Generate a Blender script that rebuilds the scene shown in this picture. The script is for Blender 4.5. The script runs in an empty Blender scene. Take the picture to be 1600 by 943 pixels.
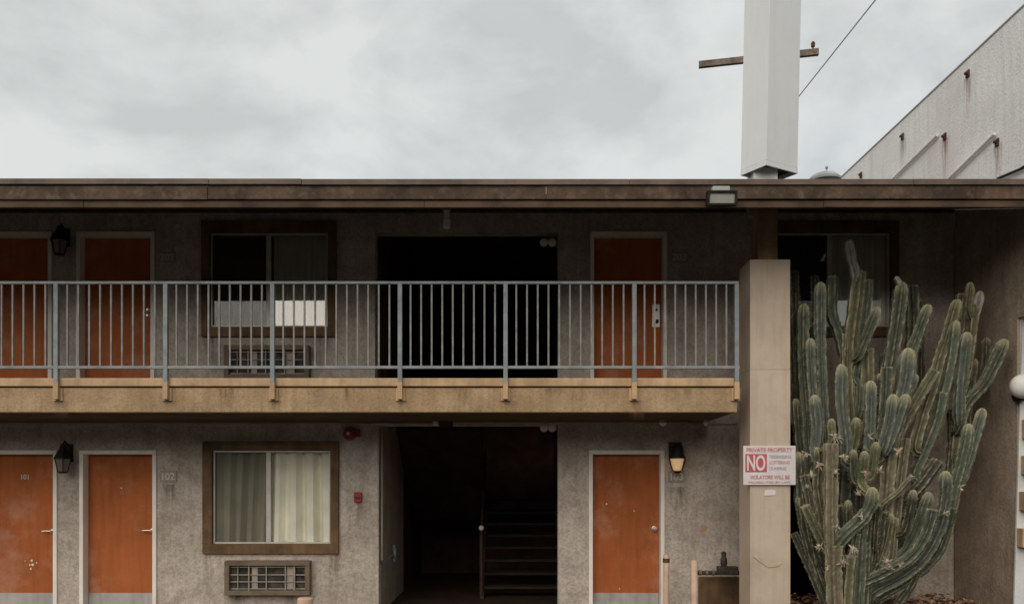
import bpy, bmesh, math, random
from mathutils import Vector, Matrix
random.seed(7)
R = math.radians
scene = bpy.context.scene
C = scene.collection

# ------------------------------------------------------------------ survey of the place
EYE = 1.64            # camera height
F = 1250.0            # focal length in photo pixels (28 mm)
DW = 10.25            # facade plane
DB = 8.93             # balcony front
DE = 8.20             # eave front
def P(px, py, d):     # survey point of the photograph at distance d
    return Vector(((px-800)*d/F, d, EYE+(760-py)*d/F))
def X(px, d): return (px-800)*d/F
def Z(py, d): return EYE+(760-py)*d/F

# ------------------------------------------------------------------ materials
def mat(name, col, rough=0.8, var=0.12, scale=6.0, bump=0.0, bscale=60.0, metal=0.0, col2=None,
        streak=0.0, stain=None, stain_amt=0.0, stain_scale=1.5, spec=0.3, fine=0.0, big=0.0):
    m = bpy.data.materials.new(name); m.use_nodes = True
    n = m.node_tree.nodes; l = m.node_tree.links
    b = n['Principled BSDF']
    b.inputs['Roughness'].default_value = rough
    b.inputs['Metallic'].default_value = metal
    b.inputs['Specular IOR Level'].default_value = spec
    g = n.new('ShaderNodeNewGeometry')
    src = g.outputs['Position']
    def noise(sc, det=6, vec=src, rgh=0.6):
        t = n.new('ShaderNodeTexNoise'); t.inputs['Scale'].default_value = sc
        t.inputs['Detail'].default_value = det; t.inputs['Roughness'].default_value = rgh
        l.new(vec, t.inputs['Vector']); return t
    def ramp(sock, a, c):
        r = n.new('ShaderNodeMapRange'); r.inputs[1].default_value = a; r.inputs[2].default_value = c
        l.new(sock, r.inputs[0]); return r.outputs[0]
    c2 = col2 or tuple(x*(1-2.2*var) for x in col)
    c1 = tuple(min(1, x*(1+var)) for x in col)
    mx = n.new('ShaderNodeMix'); mx.data_type = 'RGBA'
    mx.inputs[6].default_value = (*c2, 1); mx.inputs[7].default_value = (*c1, 1)
    l.new(ramp(noise(scale).outputs[0], 0.33, 0.66), mx.inputs[0])
    out = mx.outputs[2]
    if fine:
        m4 = n.new('ShaderNodeMix'); m4.data_type = 'RGBA'; m4.blend_type = 'MULTIPLY'
        m4.inputs[7].default_value = (1-fine, 1-fine*1.03, 1-fine*1.06, 1)
        l.new(ramp(noise(34, 3, src, .7).outputs[0], .42, .66), m4.inputs[0]); l.new(out, m4.inputs[6]); out = m4.outputs[2]
    if big:      # patches of repaint and grime, and dirt splashed up from the floors
        m5 = n.new('ShaderNodeMix'); m5.data_type = 'RGBA'; m5.blend_type = 'MULTIPLY'
        m5.inputs[7].default_value = (1-big, 1-big*1.05, 1-big*1.1, 1)
        l.new(ramp(noise(1.1, 9, src, .68).outputs[0], .44, .60), m5.inputs[0]); l.new(out, m5.inputs[6]); out = m5.outputs[2]
    if streak:
        mp = n.new('ShaderNodeMapping'); mp.inputs['Scale'].default_value = (9, 9, 0.7)
        l.new(src, mp.inputs[0])
        s = noise(1.6, 5, mp.outputs[0])
        m2 = n.new('ShaderNodeMix'); m2.data_type = 'RGBA'; m2.blend_type = 'MULTIPLY'
        m2.inputs[7].default_value = (1-streak, 1-streak*1.05, 1-streak*1.1, 1)
        l.new(ramp(s.outputs[0], 0.45, 0.72), m2.inputs[0]); l.new(out, m2.inputs[6]); out = m2.outputs[2]
    if stain:
        s = noise(stain_scale, 8, src, 0.7)
        m3 = n.new('ShaderNodeMix'); m3.data_type = 'RGBA'
        m3.inputs[7].default_value = (*stain, 1)
        mul = n.new('ShaderNodeMath'); mul.operation = 'MULTIPLY'; mul.inputs[1].default_value = stain_amt
        l.new(ramp(s.outputs[0], 0.5, 0.68), mul.inputs[0]); l.new(mul.outputs[0], m3.inputs[0])
        l.new(out, m3.inputs[6]); out = m3.outputs[2]
    l.new(out, b.inputs['Base Color'])
    if bump:
        bp = n.new('ShaderNodeBump'); bp.inputs['Strength'].default_value = bump
        bp.inputs['Distance'].default_value = 0.012
        l.new(noise(bscale, 4).outputs[0], bp.inputs['Height']); l.new(bp.outputs[0], b.inputs['Normal'])
    return m

M = {}
M['stucco']   = mat('stucco', (.59,.515,.445), .95, .07, 3.5, 1.0, 46, stain=(.24,.185,.135), stain_amt=.45, stain_scale=4.5, streak=.16, fine=.32, big=.22)
M['stucco2']  = mat('stucco_beige', (.46,.365,.28), .95, .1, 2.5, .9, 40, stain=(.22,.165,.115), stain_amt=.45, stain_scale=3.2, streak=.2, fine=.3)
M['balcony']  = mat('balcony_render', (.45,.315,.185), .9, .1, 3.0, .8, 50, fine=.2, streak=.18, stain=(.30,.19,.09), stain_amt=.5, stain_scale=2.2)
M['curb']     = mat('curb_paint', (.56,.38,.225), .8, .1, 4, .3, 60, streak=.2, stain=(.28,.17,.08), stain_amt=.5, stain_scale=3)
M['soffit']   = mat('soffit_paint', (.11,.072,.038), .9, .15, 3, .4, 40)
M['fascia']   = mat('fascia_wood', (.095,.058,.036), .75, .25, 2.0, .5, 30, stain=(.21,.155,.11), stain_amt=.5, stain_scale=5.5, streak=.2, fine=.2)
M['fascia2']  = mat('fascia_trim', (.085,.052,.030), .75, .25, 2.4, .4, 30)
M['drip']     = mat('drip_metal', (.14,.10,.078), .6, .2, 3, .1, 30)
M['shingle']  = mat('roof_shingle', (.10,.085,.075), .95, .3, 14, .6, 40)
M['column']   = mat('column_paint', (.56,.455,.355), .8, .06, 1.3, .25, 30, streak=.14, stain=(.36,.26,.17), stain_amt=.35, stain_scale=2.3)
M['post']     = mat('post_paint', (.36,.24,.13), .8, .2, 3, .2, 30, streak=.3)
M['door']     = mat('door_orange', (.42,.125,.040), .75, .1, 1.3, .1, 90, streak=.16, stain=(.48,.26,.18), stain_amt=.6, stain_scale=1.9, spec=.15, fine=.06)
M['frame']    = mat('door_frame_paint', (.84,.78,.70), .6, .05, 3, .1, 60, streak=.12)
M['kick']     = mat('kick_plate_metal', (.42,.40,.38), .5, .1, 4, .1, 60, streak=.2)
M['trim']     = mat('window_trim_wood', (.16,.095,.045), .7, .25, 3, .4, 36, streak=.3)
M['alu']      = mat('aluminium', (.56,.53,.49), .45, .08, 5, 0, 30, metal=.3)
M['rail']     = mat('railing_paint', (.235,.265,.28), .5, .12, 6, .1, 80, stain=(.42,.36,.30), stain_amt=.4, stain_scale=7)
M['steel']    = mat('lock_steel', (.62,.58,.52), .35, .06, 10, 0, 30, metal=.8)
M['black']    = mat('black_metal', (.018,.015,.013), .5, .2, 6, 0, 30)
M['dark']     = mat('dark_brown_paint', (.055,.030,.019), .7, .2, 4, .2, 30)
M['acframe']  = mat('ac_sleeve_paint', (.17,.125,.085), .7, .15, 5, .1, 40)
M['acgrid']   = mat('ac_grille', (.34,.30,.255), .6, .15, 8, .1, 40)
M['accoil']   = mat('ac_coil', (.05,.042,.034), .7, .5, 9, .3, 160)
M['white']    = mat('white_sheet_metal', (.69,.71,.72), .6, .03, 1.0, .05, 8, streak=.05, stain=(.52,.52,.51), stain_amt=.4, stain_scale=1.0)
M['concrete_white'] = mat('painted_concrete', (.88,.86,.84), .9, .05, 1.0, .7, 30, streak=.14, fine=.10, stain=(.66,.62,.58), stain_amt=.5, stain_scale=.9)
M['coping']   = mat('coping_paint', (.46,.44,.41), .8, .1, 2, .2, 30)
M['whitewall']= mat('white_wall_paint', (.62,.62,.60), .85, .06, 2, .4, 40)
M['rust']     = mat('rust_iron', (.11,.055,.032), .9, .3, 20, .5, 80)
def rust_stain(col, name):
    m = mat(name, col, .95, .15, 12); n = m.node_tree.nodes; l = m.node_tree.links
    a = n.new('ShaderNodeAttribute'); a.attribute_name = 'fade'
    g = n.new('ShaderNodeNewGeometry'); mp = n.new('ShaderNodeMapping'); mp.inputs['Scale'].default_value = (30,30,3)
    t = n.new('ShaderNodeTexNoise'); t.inputs['Scale'].default_value = 1; t.inputs['Detail'].default_value = 5
    l.new(g.outputs['Position'], mp.inputs[0]); l.new(mp.outputs[0], t.inputs['Vector'])
    r = n.new('ShaderNodeMapRange'); r.inputs[1].default_value = .35; r.inputs[2].default_value = .7; l.new(t.outputs[0], r.inputs[0])
    k = n.new('ShaderNodeMath'); k.operation = 'MULTIPLY'; l.new(a.outputs['Fac'], k.inputs[0]); l.new(r.outputs[0], k.inputs[1])
    l.new(k.outputs[0], n['Principled BSDF'].inputs['Alpha']); return m
M['ruststain'] = rust_stain((.36,.19,.115), 'rust_stain')
M['dirtstain'] = rust_stain((.10,.075,.052), 'dirt_stain')

M['block']    = mat('brown_block_wood', (.45,.27,.14), .7, .15, 7, .3, 40)
M['bollard']  = mat('bollard_paint', (.58,.41,.31), .7, .1, 6, .2, 40, stain=(.34,.24,.17), stain_amt=.4, stain_scale=9)
M['red']      = mat('red_plastic', (.32,.035,.025), .4, .1, 9, 0, 30)
M['signred']  = mat('sign_red', (.50,.10,.115), .6, .05, 9, 0, 30)
M['signpink'] = mat('sign_faded_red', (.56,.25,.26), .6, .15, 40, 0, 30)
M['signgrey'] = mat('sign_faded_grey', (.40,.36,.40), .6, .1, 40, 0, 30)
M['signwhite']= mat('sign_white', (.70,.64,.64), .5, .04, 9, 0, 30, stain=(.62,.52,.52), stain_amt=.5, stain_scale=14)
M['plate']    = mat('plate_plastic', (.34,.285,.235), .5, .08, 12, 0, 30)
M['digit']    = mat('digit_paint', (.60,.52,.45), .5, .05, 12, 0, 30)
M['curtain']  = mat('curtain_cloth', (.93,.89,.76), .95, .06, 3, .1, 200)
M['asphalt']  = mat('asphalt', (.036,.032,.028), .95, .3, 1.0, .6, 60)
M['walk']     = mat('walkway_concrete', (.21,.18,.145), .95, .15, 1.5, .4, 40, stain=(.25,.21,.17), stain_amt=.6)
M['hall']     = mat('hall_shaded_brown', (.085,.040,.022), .8, .2, 3, .2, 30)  # stairwell shade put into a darker wall colour
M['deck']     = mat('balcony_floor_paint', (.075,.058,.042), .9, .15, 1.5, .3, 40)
M['sky_block']     = mat('sky_block_dark', (.06,.055,.035), 1, .3, .1)  # dark surface of the added, unseen ridge
M['soil']     = mat('soil', (.12,.075,.05), 1, .3, 8, .8, 30)
M['leaf']     = mat('dry_leaf', (.46,.27,.16), .9, .35, 30, 0, 30)
M['pole']     = mat('weathered_timber', (.20,.155,.125), .9, .25, 5, .4, 30)
M['baluster'] = mat('baluster_paint', (.245,.235,.225), .55, .14, 9, .1, 80)
M['wire']     = mat('wire_rubber', (.40,.39,.39), .8, .1, 5)
M['grey']     = mat('grey_galvanised', (.36,.37,.37), .6, .1, 5, 0, 30)
M['conduit']  = mat('conduit_paint', (.34,.29,.24), .6, .1, 5, 0, 30)
M['pipe']     = mat('gas_pipe_paint', (.05,.038,.03), .6, .3, 12, .2, 40)
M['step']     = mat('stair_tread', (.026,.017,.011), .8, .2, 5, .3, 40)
M['spine']    = mat('cactus_spine', (.46,.40,.30), .9, .2, 30)
M['flower']   = mat('dried_flower_petal', (.42,.34,.26), .9, .25, 30)
M['lampwhite']= mat('lamp_white', (.74,.72,.68), .5, .04, 4, 0, 30)

def glass_mat(name, ior):
    m = bpy.data.materials.new(name); m.use_nodes = True
    n = m.node_tree.nodes; l = m.node_tree.links; n.clear()
    o = n.new('ShaderNodeOutputMaterial'); t = n.new('ShaderNodeBsdfTransparent'); g = n.new('ShaderNodeBsdfGlossy')
    t.inputs[0].default_value = (.97,.975,.965,1); g.inputs['Roughness'].default_value = .02
    fr = n.new('ShaderNodeFresnel'); fr.inputs[0].default_value = ior
    mx = n.new('ShaderNodeMixShader')
    l.new(fr.outputs[0], mx.inputs[0]); l.new(t.outputs[0], mx.inputs[1]); l.new(g.outputs[0], mx.inputs[2])
    l.new(mx.outputs[0], o.inputs[0]); return m
M['glass'] = glass_mat('window_glass', 1.3); M['mirror_glass'] = glass_mat('reflective_window_glass', 1.85)
def screen_mat():
    m = bpy.data.materials.new('insect_screen'); m.use_nodes = True
    n = m.node_tree.nodes; l = m.node_tree.links; n.clear()
    o = n.new('ShaderNodeOutputMaterial'); t = n.new('ShaderNodeBsdfTransparent'); d = n.new('ShaderNodeBsdfDiffuse')
    d.inputs[0].default_value = (.04,.038,.03,1)
    mx = n.new('ShaderNodeMixShader'); mx.inputs[0].default_value = .5
    l.new(t.outputs[0], mx.inputs[1]); l.new(d.outputs[0], mx.inputs[2]); l.new(mx.outputs[0], o.inputs[0]); return m
M['screen'] = screen_mat()
def lampglass():
    m = bpy.data.materials.new('amber_lamp_glass'); m.use_nodes = True
    b = m.node_tree.nodes['Principled BSDF']
    b.inputs['Base Color'].default_value = (.78,.56,.32,1); b.inputs['Roughness'].default_value = .35
    b.inputs['Emission Color'].default_value = (1,.62,.32,1); b.inputs['Emission Strength'].default_value = .22
    return m
M['amber'] = lampglass()
M['dimglass'] = mat('smoky_lamp_glass', (.20,.165,.13), .25, .05, 5)

def cactus_mat():
    m = bpy.data.materials.new('cactus_skin'); m.use_nodes = True
    n = m.node_tree.nodes; l = m.node_tree.links; b = n['Principled BSDF']
    b.inputs['Roughness'].default_value = .7; b.inputs['Specular IOR Level'].default_value = .25
    a = n.new('ShaderNodeAttribute'); a.attribute_name = 'tint'       # skin colour of each arm
    r = n.new('ShaderNodeAttribute'); r.attribute_name = 'rib'        # corky rib crest / woolly tip
    g = n.new('ShaderNodeNewGeometry')
    t = n.new('ShaderNodeTexNoise'); t.inputs['Scale'].default_value = 22; t.inputs['Detail'].default_value = 6
    l.new(g.outputs['Position'], t.inputs['Vector'])
    mr = n.new('ShaderNodeMapRange'); mr.inputs[1].default_value = .3; mr.inputs[2].default_value = .7
    mr.inputs[3].default_value = .65; mr.inputs[4].default_value = 1.3
    l.new(t.outputs[0], mr.inputs[0])
    mul = n.new('ShaderNodeVectorMath'); mul.operation = 'SCALE'
    l.new(a.outputs['Color'], mul.inputs[0]); l.new(mr.outputs[0], mul.inputs['Scale'])
    mx = n.new('ShaderNodeMix'); mx.data_type = 'RGBA'; mx.inputs[7].default_value = (.36,.33,.21,1)
    l.new(r.outputs['Fac'], mx.inputs[0]); l.new(mul.outputs[0], mx.inputs[6])
    # brown scars
    t2 = n.new('ShaderNodeTexNoise'); t2.inputs['Scale'].default_value = 7; t2.inputs['Detail'].default_value = 5
    l.new(g.outputs['Position'], t2.inputs['Vector'])
    m2 = n.new('ShaderNodeMapRange'); m2.inputs[1].default_value = .60; m2.inputs[2].default_value = .72; m2.inputs[4].default_value = .55
    l.new(t2.outputs[0], m2.inputs[0])
    mx2 = n.new('ShaderNodeMix'); mx2.data_type = 'RGBA'; mx2.inputs[7].default_value = (.17,.135,.085,1)
    l.new(m2.outputs[0], mx2.inputs[0]); l.new(mx.outputs[2], mx2.inputs[6])
    l.new(mx2.outputs[2], b.inputs['Base Color'])
    bp = n.new('ShaderNodeBump'); bp.inputs['Strength'].default_value = .4; bp.inputs['Distance'].default_value = .008
    l.new(t.outputs[0], bp.inputs['Height']); l.new(bp.outputs[0], b.inputs['Normal'])
    return m
M['cactus'] = cactus_mat()

# ------------------------------------------------------------------ mesh helpers
def box(bm, x0, x1, y0, y1, z0, z1):
    v = [bm.verts.new((x, y, z)) for z in (z0, z1) for y in (y0, y1) for x in (x0, x1)]
    for f in ((0,2,3,1),(4,5,7,6),(0,1,5,4),(1,3,7,5),(3,2,6,7),(2,0,4,6)):
        bm.faces.new([v[i] for i in f])
    return v
def prism(bm, poly, axis, a, b):            # poly in the two other axes
    def put(p, t):
        if axis == 'x': return (t, p[0], p[1])
        if axis == 'y': return (p[0], t, p[1])
        return (p[0], p[1], t)
    A = [bm.verts.new(put(p, a)) for p in poly]; B = [bm.verts.new(put(p, b)) for p in poly]
    bm.faces.new(A); bm.faces.new(B[::-1])
    for i in range(len(poly)):
        j = (i+1) % len(poly); bm.faces.new((A[i], B[i], B[j], A[j]))
    return A+B
def frames(pts):
    out = []; up = None
    for i, p in enumerate(pts):
        t = (pts[min(i+1, len(pts)-1)]-pts[max(i-1, 0)]).normalized()
        if up is None:
            up = Vector((0, 1, 0)) if abs(t.y) < .9 else Vector((1, 0, 0))
        u = (up - t*up.dot(t)).normalized(); w = t.cross(u); up = u
        out.append((t, u, w))
    return out
def tube(bm, pts, r, n=10, cap=True):
    pts = [Vector(p) for p in pts]; fr = frames(pts); rings = []
    for i, p in enumerate(pts):
        rr = r[i] if isinstance(r, (list, tuple)) else r
        _, u, w = fr[i]
        rings.append([bm.verts.new(p+(u*math.cos(2*math.pi*k/n)+w*math.sin(2*math.pi*k/n))*rr) for k in range(n)])
    for a, b in zip(rings, rings[1:]):
        for k in range(n): bm.faces.new((a[k], a[(k+1)%n], b[(k+1)%n], b[k]))
    if cap:
        bm.faces.new(rings[0][::-1]); bm.faces.new(rings[-1])
def lathe(bm, prof, c, axis='z', n=20):     # prof: (r, t) along the axis
    c = Vector(c); rings = []
    for r, t in prof:
        ring = []
        for k in range(n):
            a = 2*math.pi*k/n; ca, sa = r*math.cos(a), r*math.sin(a)
            o = {'z': (ca, sa, t), 'y': (ca, t, sa), 'x': (t, ca, sa)}[axis]
            ring.append(bm.verts.new(c+Vector(o)))
        rings.append(ring)
    for a, b in zip(rings, rings[1:]):
        for k in range(n): bm.faces.new((a[k], a[(k+1)%n], b[(k+1)%n], b[k]))
    bm.faces.new(rings[0][::-1]); bm.faces.new(rings[-1])
def ball(bm, c, r, n=16, m=10, sq=(1,1,1)):
    lathe_prof = [(max(.0005, r*math.sin(math.pi*i/m)), -r*math.cos(math.pi*i/m)) for i in range(m+1)]
    k0 = len(bm.verts); lathe(bm, lathe_prof, (0,0,0), 'z', n)
    bm.verts.ensure_lookup_table()
    for v in bm.verts[k0:]: v.co = Vector((v.co.x*sq[0], v.co.y*sq[1], v.co.z*sq[2])) + Vector(c)
def rect_frame(bm, x0, x1, z0, z1, w, y0, y1, open_bottom=False):
    # butted members: head (and sill) full width, jambs between them
    box(bm, x0, x1, y0, y1, z1-w, z1)
    zb = z0
    if not open_bottom:
        box(bm, x0, x1, y0, y1, z0, z0+w); zb = z0+w
    box(bm, x0, x0+w, y0, y1, zb, z1-w); box(bm, x1-w, x1, y0, y1, zb, z1-w)
def new(): return bmesh.new()

def base_of(parent):
    o = Vector((0,0,0))
    while parent: o += parent.location; parent = parent.parent
    return o
def obj(name, bm, material, parent=None, bevel=0, smooth=False, loc=None):
    bmesh.ops.recalc_face_normals(bm, faces=bm.faces[:])
    me = bpy.data.meshes.new(name)
    off = base_of(parent) if parent else (Vector(loc) if loc is not None else Vector((0,0,0)))
    bmesh.ops.translate(bm, verts=bm.verts[:], vec=-off)
    bm.to_mesh(me); bm.free()
    o = bpy.data.objects.new(name, me); C.objects.link(o)
    if parent: o.parent = parent
    elif loc is not None: o.location = loc
    me.materials.append(M[material] if isinstance(material, str) else material)
    if smooth:
        for p in me.polygons: p.use_smooth = True
        try: me.set_sharp_from_angle(angle=R(40))
        except Exception: pass
    if bevel:
        md = o.modifiers.new('bevel', 'BEVEL'); md.width = bevel; md.segments = 2; md.limit_method = 'ANGLE'
    return o
def thing(name, label, cat, loc, group=None):
    o = bpy.data.objects.new(name, None); C.objects.link(o); o.location = loc; o.empty_display_size = .1
    return tag(o, label, cat, group)
def tag(o, label=None, cat=None, group=None, kind=None):
    if label: o['label'] = label
    if cat: o['category'] = cat
    if group: o['group'] = group
    if kind: o['kind'] = kind
    return o
def copy_tree(o, parent=None, delta=None, skip=()):
    c = o.copy(); C.objects.link(c); c.parent = parent
    if delta is not None: c.location = o.location + Vector(delta)
    for ch in list(o.children):
        if ch.name.split('.')[0] not in skip: copy_tree(ch, c, None, skip)
    return c
def text(name, s, size, centre, material, parent, depth=.002, width=None, rot=(90,0,0), bold=0.0):
    cu = bpy.data.curves.new(name, 'FONT'); cu.body = s; cu.size = size; cu.align_x = 'CENTER'; cu.align_y = 'CENTER'
    cu.extrude = depth; cu.offset = bold
    t = bpy.data.objects.new(name+'_src', cu); C.objects.link(t)
    dg = bpy.context.evaluated_depsgraph_get(); me = bpy.data.meshes.new_from_object(t.evaluated_get(dg))
    bpy.data.objects.remove(t); bpy.data.curves.remove(cu)
    xs = [v.co.x for v in me.vertices]; ys = [v.co.y for v in me.vertices]
    cx, cy = (max(xs)+min(xs))/2, (max(ys)+min(ys))/2
    k = (width/(max(xs)-min(xs))) if width else 1
    rot_m = Matrix.Rotation(R(rot[2]),4,'Z') @ Matrix.Rotation(R(rot[0]),4,'X')
    off = Vector(centre) - base_of(parent)
    for v in me.vertices:
        v.co = rot_m @ Vector(((v.co.x-cx)*k, v.co.y-cy, v.co.z)) + off
    o = bpy.data.objects.new(name, me); C.objects.link(o); o.parent = parent
    me.materials.clear(); me.materials.append(M[material]); return o

# ------------------------------------------------------------------ ground
b = new(); s = 600
b.faces.new([b.verts.new(p) for p in ((-s,-s,-.12),(s,-s,-.12),(s,s,-.12),(-s,s,-.12))])
tag(obj('ground', b, 'asphalt'), kind='structure')
b = new(); hx = [i*8 for i in range(-60,61)]; rnd = random.Random(8)  # unseen ridge added behind the camera to block low sky
hz = [16.2+1.3*math.sin(i*.35)+rnd.uniform(-1,1) for i in range(len(hx))]
for i in range(len(hx)-1):
    A = [(hx[i],-72,-.1),(hx[i+1],-72,-.1),(hx[i+1],-86,hz[i+1]),(hx[i],-86,hz[i])]
    B = [A[3],A[2],(hx[i+1],-150,-.1),(hx[i],-150,-.1)]
    for Q in (A,B): b.faces.new([b.verts.new(p) for p in Q])
bmesh.ops.remove_doubles(b, verts=b.verts[:], dist=1e-4)
tag(obj('sky_block_ridge', b, 'sky_block'), kind='structure')
b = new(); box(b, -10, 2.62, 8.3, 15.2, -.115, 0)
tag(obj('walkway', b, 'walk', bevel=.012), kind='structure')

# ------------------------------------------------------------------ motel building
motel = thing('motel_building', 'two storey brown motel with orange doors and a long balcony', 'motel', (-2, DW, 0))
XL, XR = -10.0, 5.66
SZ0 = EYE+2.863                       # soffit height at the eave
SL = .335
def soff(y): return SZ0 + SL*(y-DE)

lower_doors = [(-32, 90), (125, 245), (920, 1038)]       # outer frame in survey pixels
upper_doors = [(-38, 82), (120, 242), (922, 1042)]
holes = []
def hole(x0, x1, z0, z1): holes.append((x0, x1, z0, z1))
DH_L = Z(703, DW); DH_U = Z(362, DW); UF = 2.80
for a, c in lower_doors: hole(X(a,DW)+.012, X(c,DW)-.012, 0, DH_L-.012)
for a, c in upper_doors: hole(X(a,DW)+.012, X(c,DW)-.012, UF, DH_U-.012)
WL = (X(333,DW), X(517,DW), Z(849,DW), Z(703,DW))
WU = (X(329,DW), X(513,DW), Z(511,DW), Z(364,DW))
WS = 877*DW/F                        # offset to the window behind the cactus
hole(*WL); hole(*WU); hole(WU[0]+WS, WU[1]+WS, WU[2], WU[3])
ACL = (X(358,DW), X(484,DW), Z(924,DW), Z(878,DW))
ACU = (X(353,DW), X(487,DW), Z(588,DW), Z(541,DW))
SWX0, SWX1 = X(591.5,DW), X(872,DW)
hole(SWX0, SWX1, 0, Z(664,DW))
hole(X(586,DW), SWX1, UF, Z(362,DW))
hole(X(1222,DW), X(1318,DW), .0, 2.45)     # recess added to keep the wall dark behind the sign column

def holed_wall(bm, x0, x1, z0, z1, yf, yb, hs):
    xs = sorted({x0, x1, *[h[0] for h in hs], *[h[1] for h in hs]})
    zs = sorted({z0, z1, *[h[2] for h in hs], *[h[3] for h in hs]})
    def solid(i, j):
        if i < 0 or j < 0 or i >= len(xs)-1 or j >= len(zs)-1: return False
        cx, cz = (xs[i]+xs[i+1])/2, (zs[j]+zs[j+1])/2
        return not any(h[0] < cx < h[1] and h[2] < cz < h[3] for h in hs)
    q = lambda *p: bm.faces.new([bm.verts.new(c) for c in p])
    for i in range(len(xs)-1):
        for j in range(len(zs)-1):
            if not solid(i, j): continue
            a, c, d, e = xs[i], xs[i+1], zs[j], zs[j+1]
            q((a,yf,d),(c,yf,d),(c,yf,e),(a,yf,e)); q((a,yb,d),(a,yb,e),(c,yb,e),(c,yb,d))
            if not solid(i-1,j): q((a,yf,d),(a,yf,e),(a,yb,e),(a,yb,d))
            if not solid(i+1,j): q((c,yf,d),(c,yb,d),(c,yb,e),(c,yf,e))
            if not solid(i,j-1): q((a,yf,d),(a,yb,d),(c,yb,d),(c,yf,d))
            if not solid(i,j+1): q((a,yf,e),(c,yf,e),(c,yb,e),(a,yb,e))
    bmesh.ops.remove_doubles(bm, verts=bm.verts[:], dist=1e-5)
b = new(); holed_wall(b, XL, XR, 0, soff(DW)+.02, DW, DW+.2, holes)
obj('wall', b, 'stucco', motel)
b = new()
box(b, XL, XL+.2, DW+.2, 16.3, 0, 5.2); box(b, XR-.15, XR, DW+.2, 16.3, 0, 5.2); box(b, XL, XR, 16.3, 16.5, 0, 4.9)
obj('outer_wall', b, 'stucco', motel)
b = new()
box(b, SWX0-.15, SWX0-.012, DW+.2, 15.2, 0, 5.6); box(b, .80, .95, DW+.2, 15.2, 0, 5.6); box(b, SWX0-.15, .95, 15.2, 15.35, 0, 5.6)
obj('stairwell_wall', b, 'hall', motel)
b = new(); box(b, SWX0+.003, .797, DW+.32, 15.19, .002, .006); obj('hall_floor_shade', b, 'dark', motel)  # thin dark sheet over the walkway, standing in for stairwell shade
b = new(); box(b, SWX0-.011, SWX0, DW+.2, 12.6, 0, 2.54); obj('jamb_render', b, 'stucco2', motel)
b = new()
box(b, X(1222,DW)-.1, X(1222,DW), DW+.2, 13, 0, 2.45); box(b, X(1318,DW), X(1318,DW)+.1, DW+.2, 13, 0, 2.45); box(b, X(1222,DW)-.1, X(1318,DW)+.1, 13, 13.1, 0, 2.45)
obj('dark_recess_wall', b, 'dark', motel)  # sides and back of the recess added for darkness
b = new()
box(b, XL+.2, SWX0-.15, DW+.2, 16.3, 2.55, 2.79); box(b, .95, XR-.15, DW+.2, 16.3, 2.55, 2.79)
box(b, SWX0, .80, DW+.2, 11.8, 2.55, 2.797)
obj('floor_slab', b, 'soffit', motel)

# balcony
BX1 = X(1152, DB)
SO = Z(643.5, DB)
b = new()
box(b, XL, BX1, DB, DW-.002, SO, Z(605.5,DB))
bal = obj('balcony', b, 'balcony', motel, bevel=.006)
b = new(); box(b, XL, BX1+.012, DB-.022, DB+.13, Z(603.5,DB), Z(590.5,DB))
obj('curb', b, 'curb', bal, bevel=.01)
b = new(); box(b, XL, BX1, DB+.01, DW-.002, Z(605.5,DB)+.001, 2.80-.001)
obj('floor_screed', b, 'deck', bal)
b = new(); box(b, XL, BX1-.05, DB+.14, DW-.004, SO-.006, SO-.001)
obj('soffit_panel', b, 'soffit', bal)
b = new(); box(b, XL, X(1150,DW), DW-.022, DW-.001, SO-.03, SO-.008)
obj('wall_trim', b, 'conduit', motel)

# roof
RY = 13.35
b = new()
def roofpoly(t0, t1):    # section between heights above the soffit line
    return [(DE+.03, soff(DE+.03)+t0), (RY, soff(RY)+t0), (16.9, soff(RY)-SL*(16.9-RY)+t0),
            (16.9, soff(RY)-SL*(16.9-RY)+t1), (RY, soff(RY)+t1), (DE+.03, soff(DE+.03)+t1)]
prism(b, roofpoly(.0, .10), 'x', XL, XR)
roof = obj('roof', b, 'soffit', motel)
b = new(); prism(b, roofpoly(.102, .135), 'x', XL, XR); obj('shingles', b, 'shingle', roof)
FT = Z(283, DE)
def fas(y0, y1, za, zb, name, m, seg):
    bm = new(); xs = [XL]+seg+[XR]
    for a, c in zip(xs, xs[1:]):
        dz = random.uniform(-.004,.004); dy = random.uniform(-.003,.003)
        box(bm, a+.0015, c-.0015, y0+dy, y1, za+dz, zb+dz)
    obj(name, bm, m, roof, bevel=.004)
fas(DE-.03, DE+.03, Z(289.5,DE), Z(280.5,DE), 'drip_edge', 'drip', [-7.2,-3.1,-2.15,1.2,4.1])
fas(DE-.008, DE+.03, Z(311.5,DE), Z(289.6,DE)-.003, 'fascia_board', 'fascia', [-6.0,-3.12,.35,2.2,4.75])
fas(DE+.012, DE+.05, Z(323,DE), Z(312.5,DE), 'fascia_trim', 'fascia2', [-4.4,-.9,3.2])
b = new(); box(b, XL, XR, DW-.03, DW-.001, soff(DW)-.045, soff(DW)-.014); obj('eave_moulding', b, 'fascia', roof)
b = new(); prism(b, [(X(1168,9.0), soff(9.0)+.02), (X(1187,9.0), soff(9.0)+.02), (X(1184,9.0), Z(362,9.0)), (X(1178,9.0), Z(338,9.0)), (X(1171,9.0), Z(336,9.0))], 'y', 9.0, 9.08)
obj('bracket', b, 'post', roof)

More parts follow.
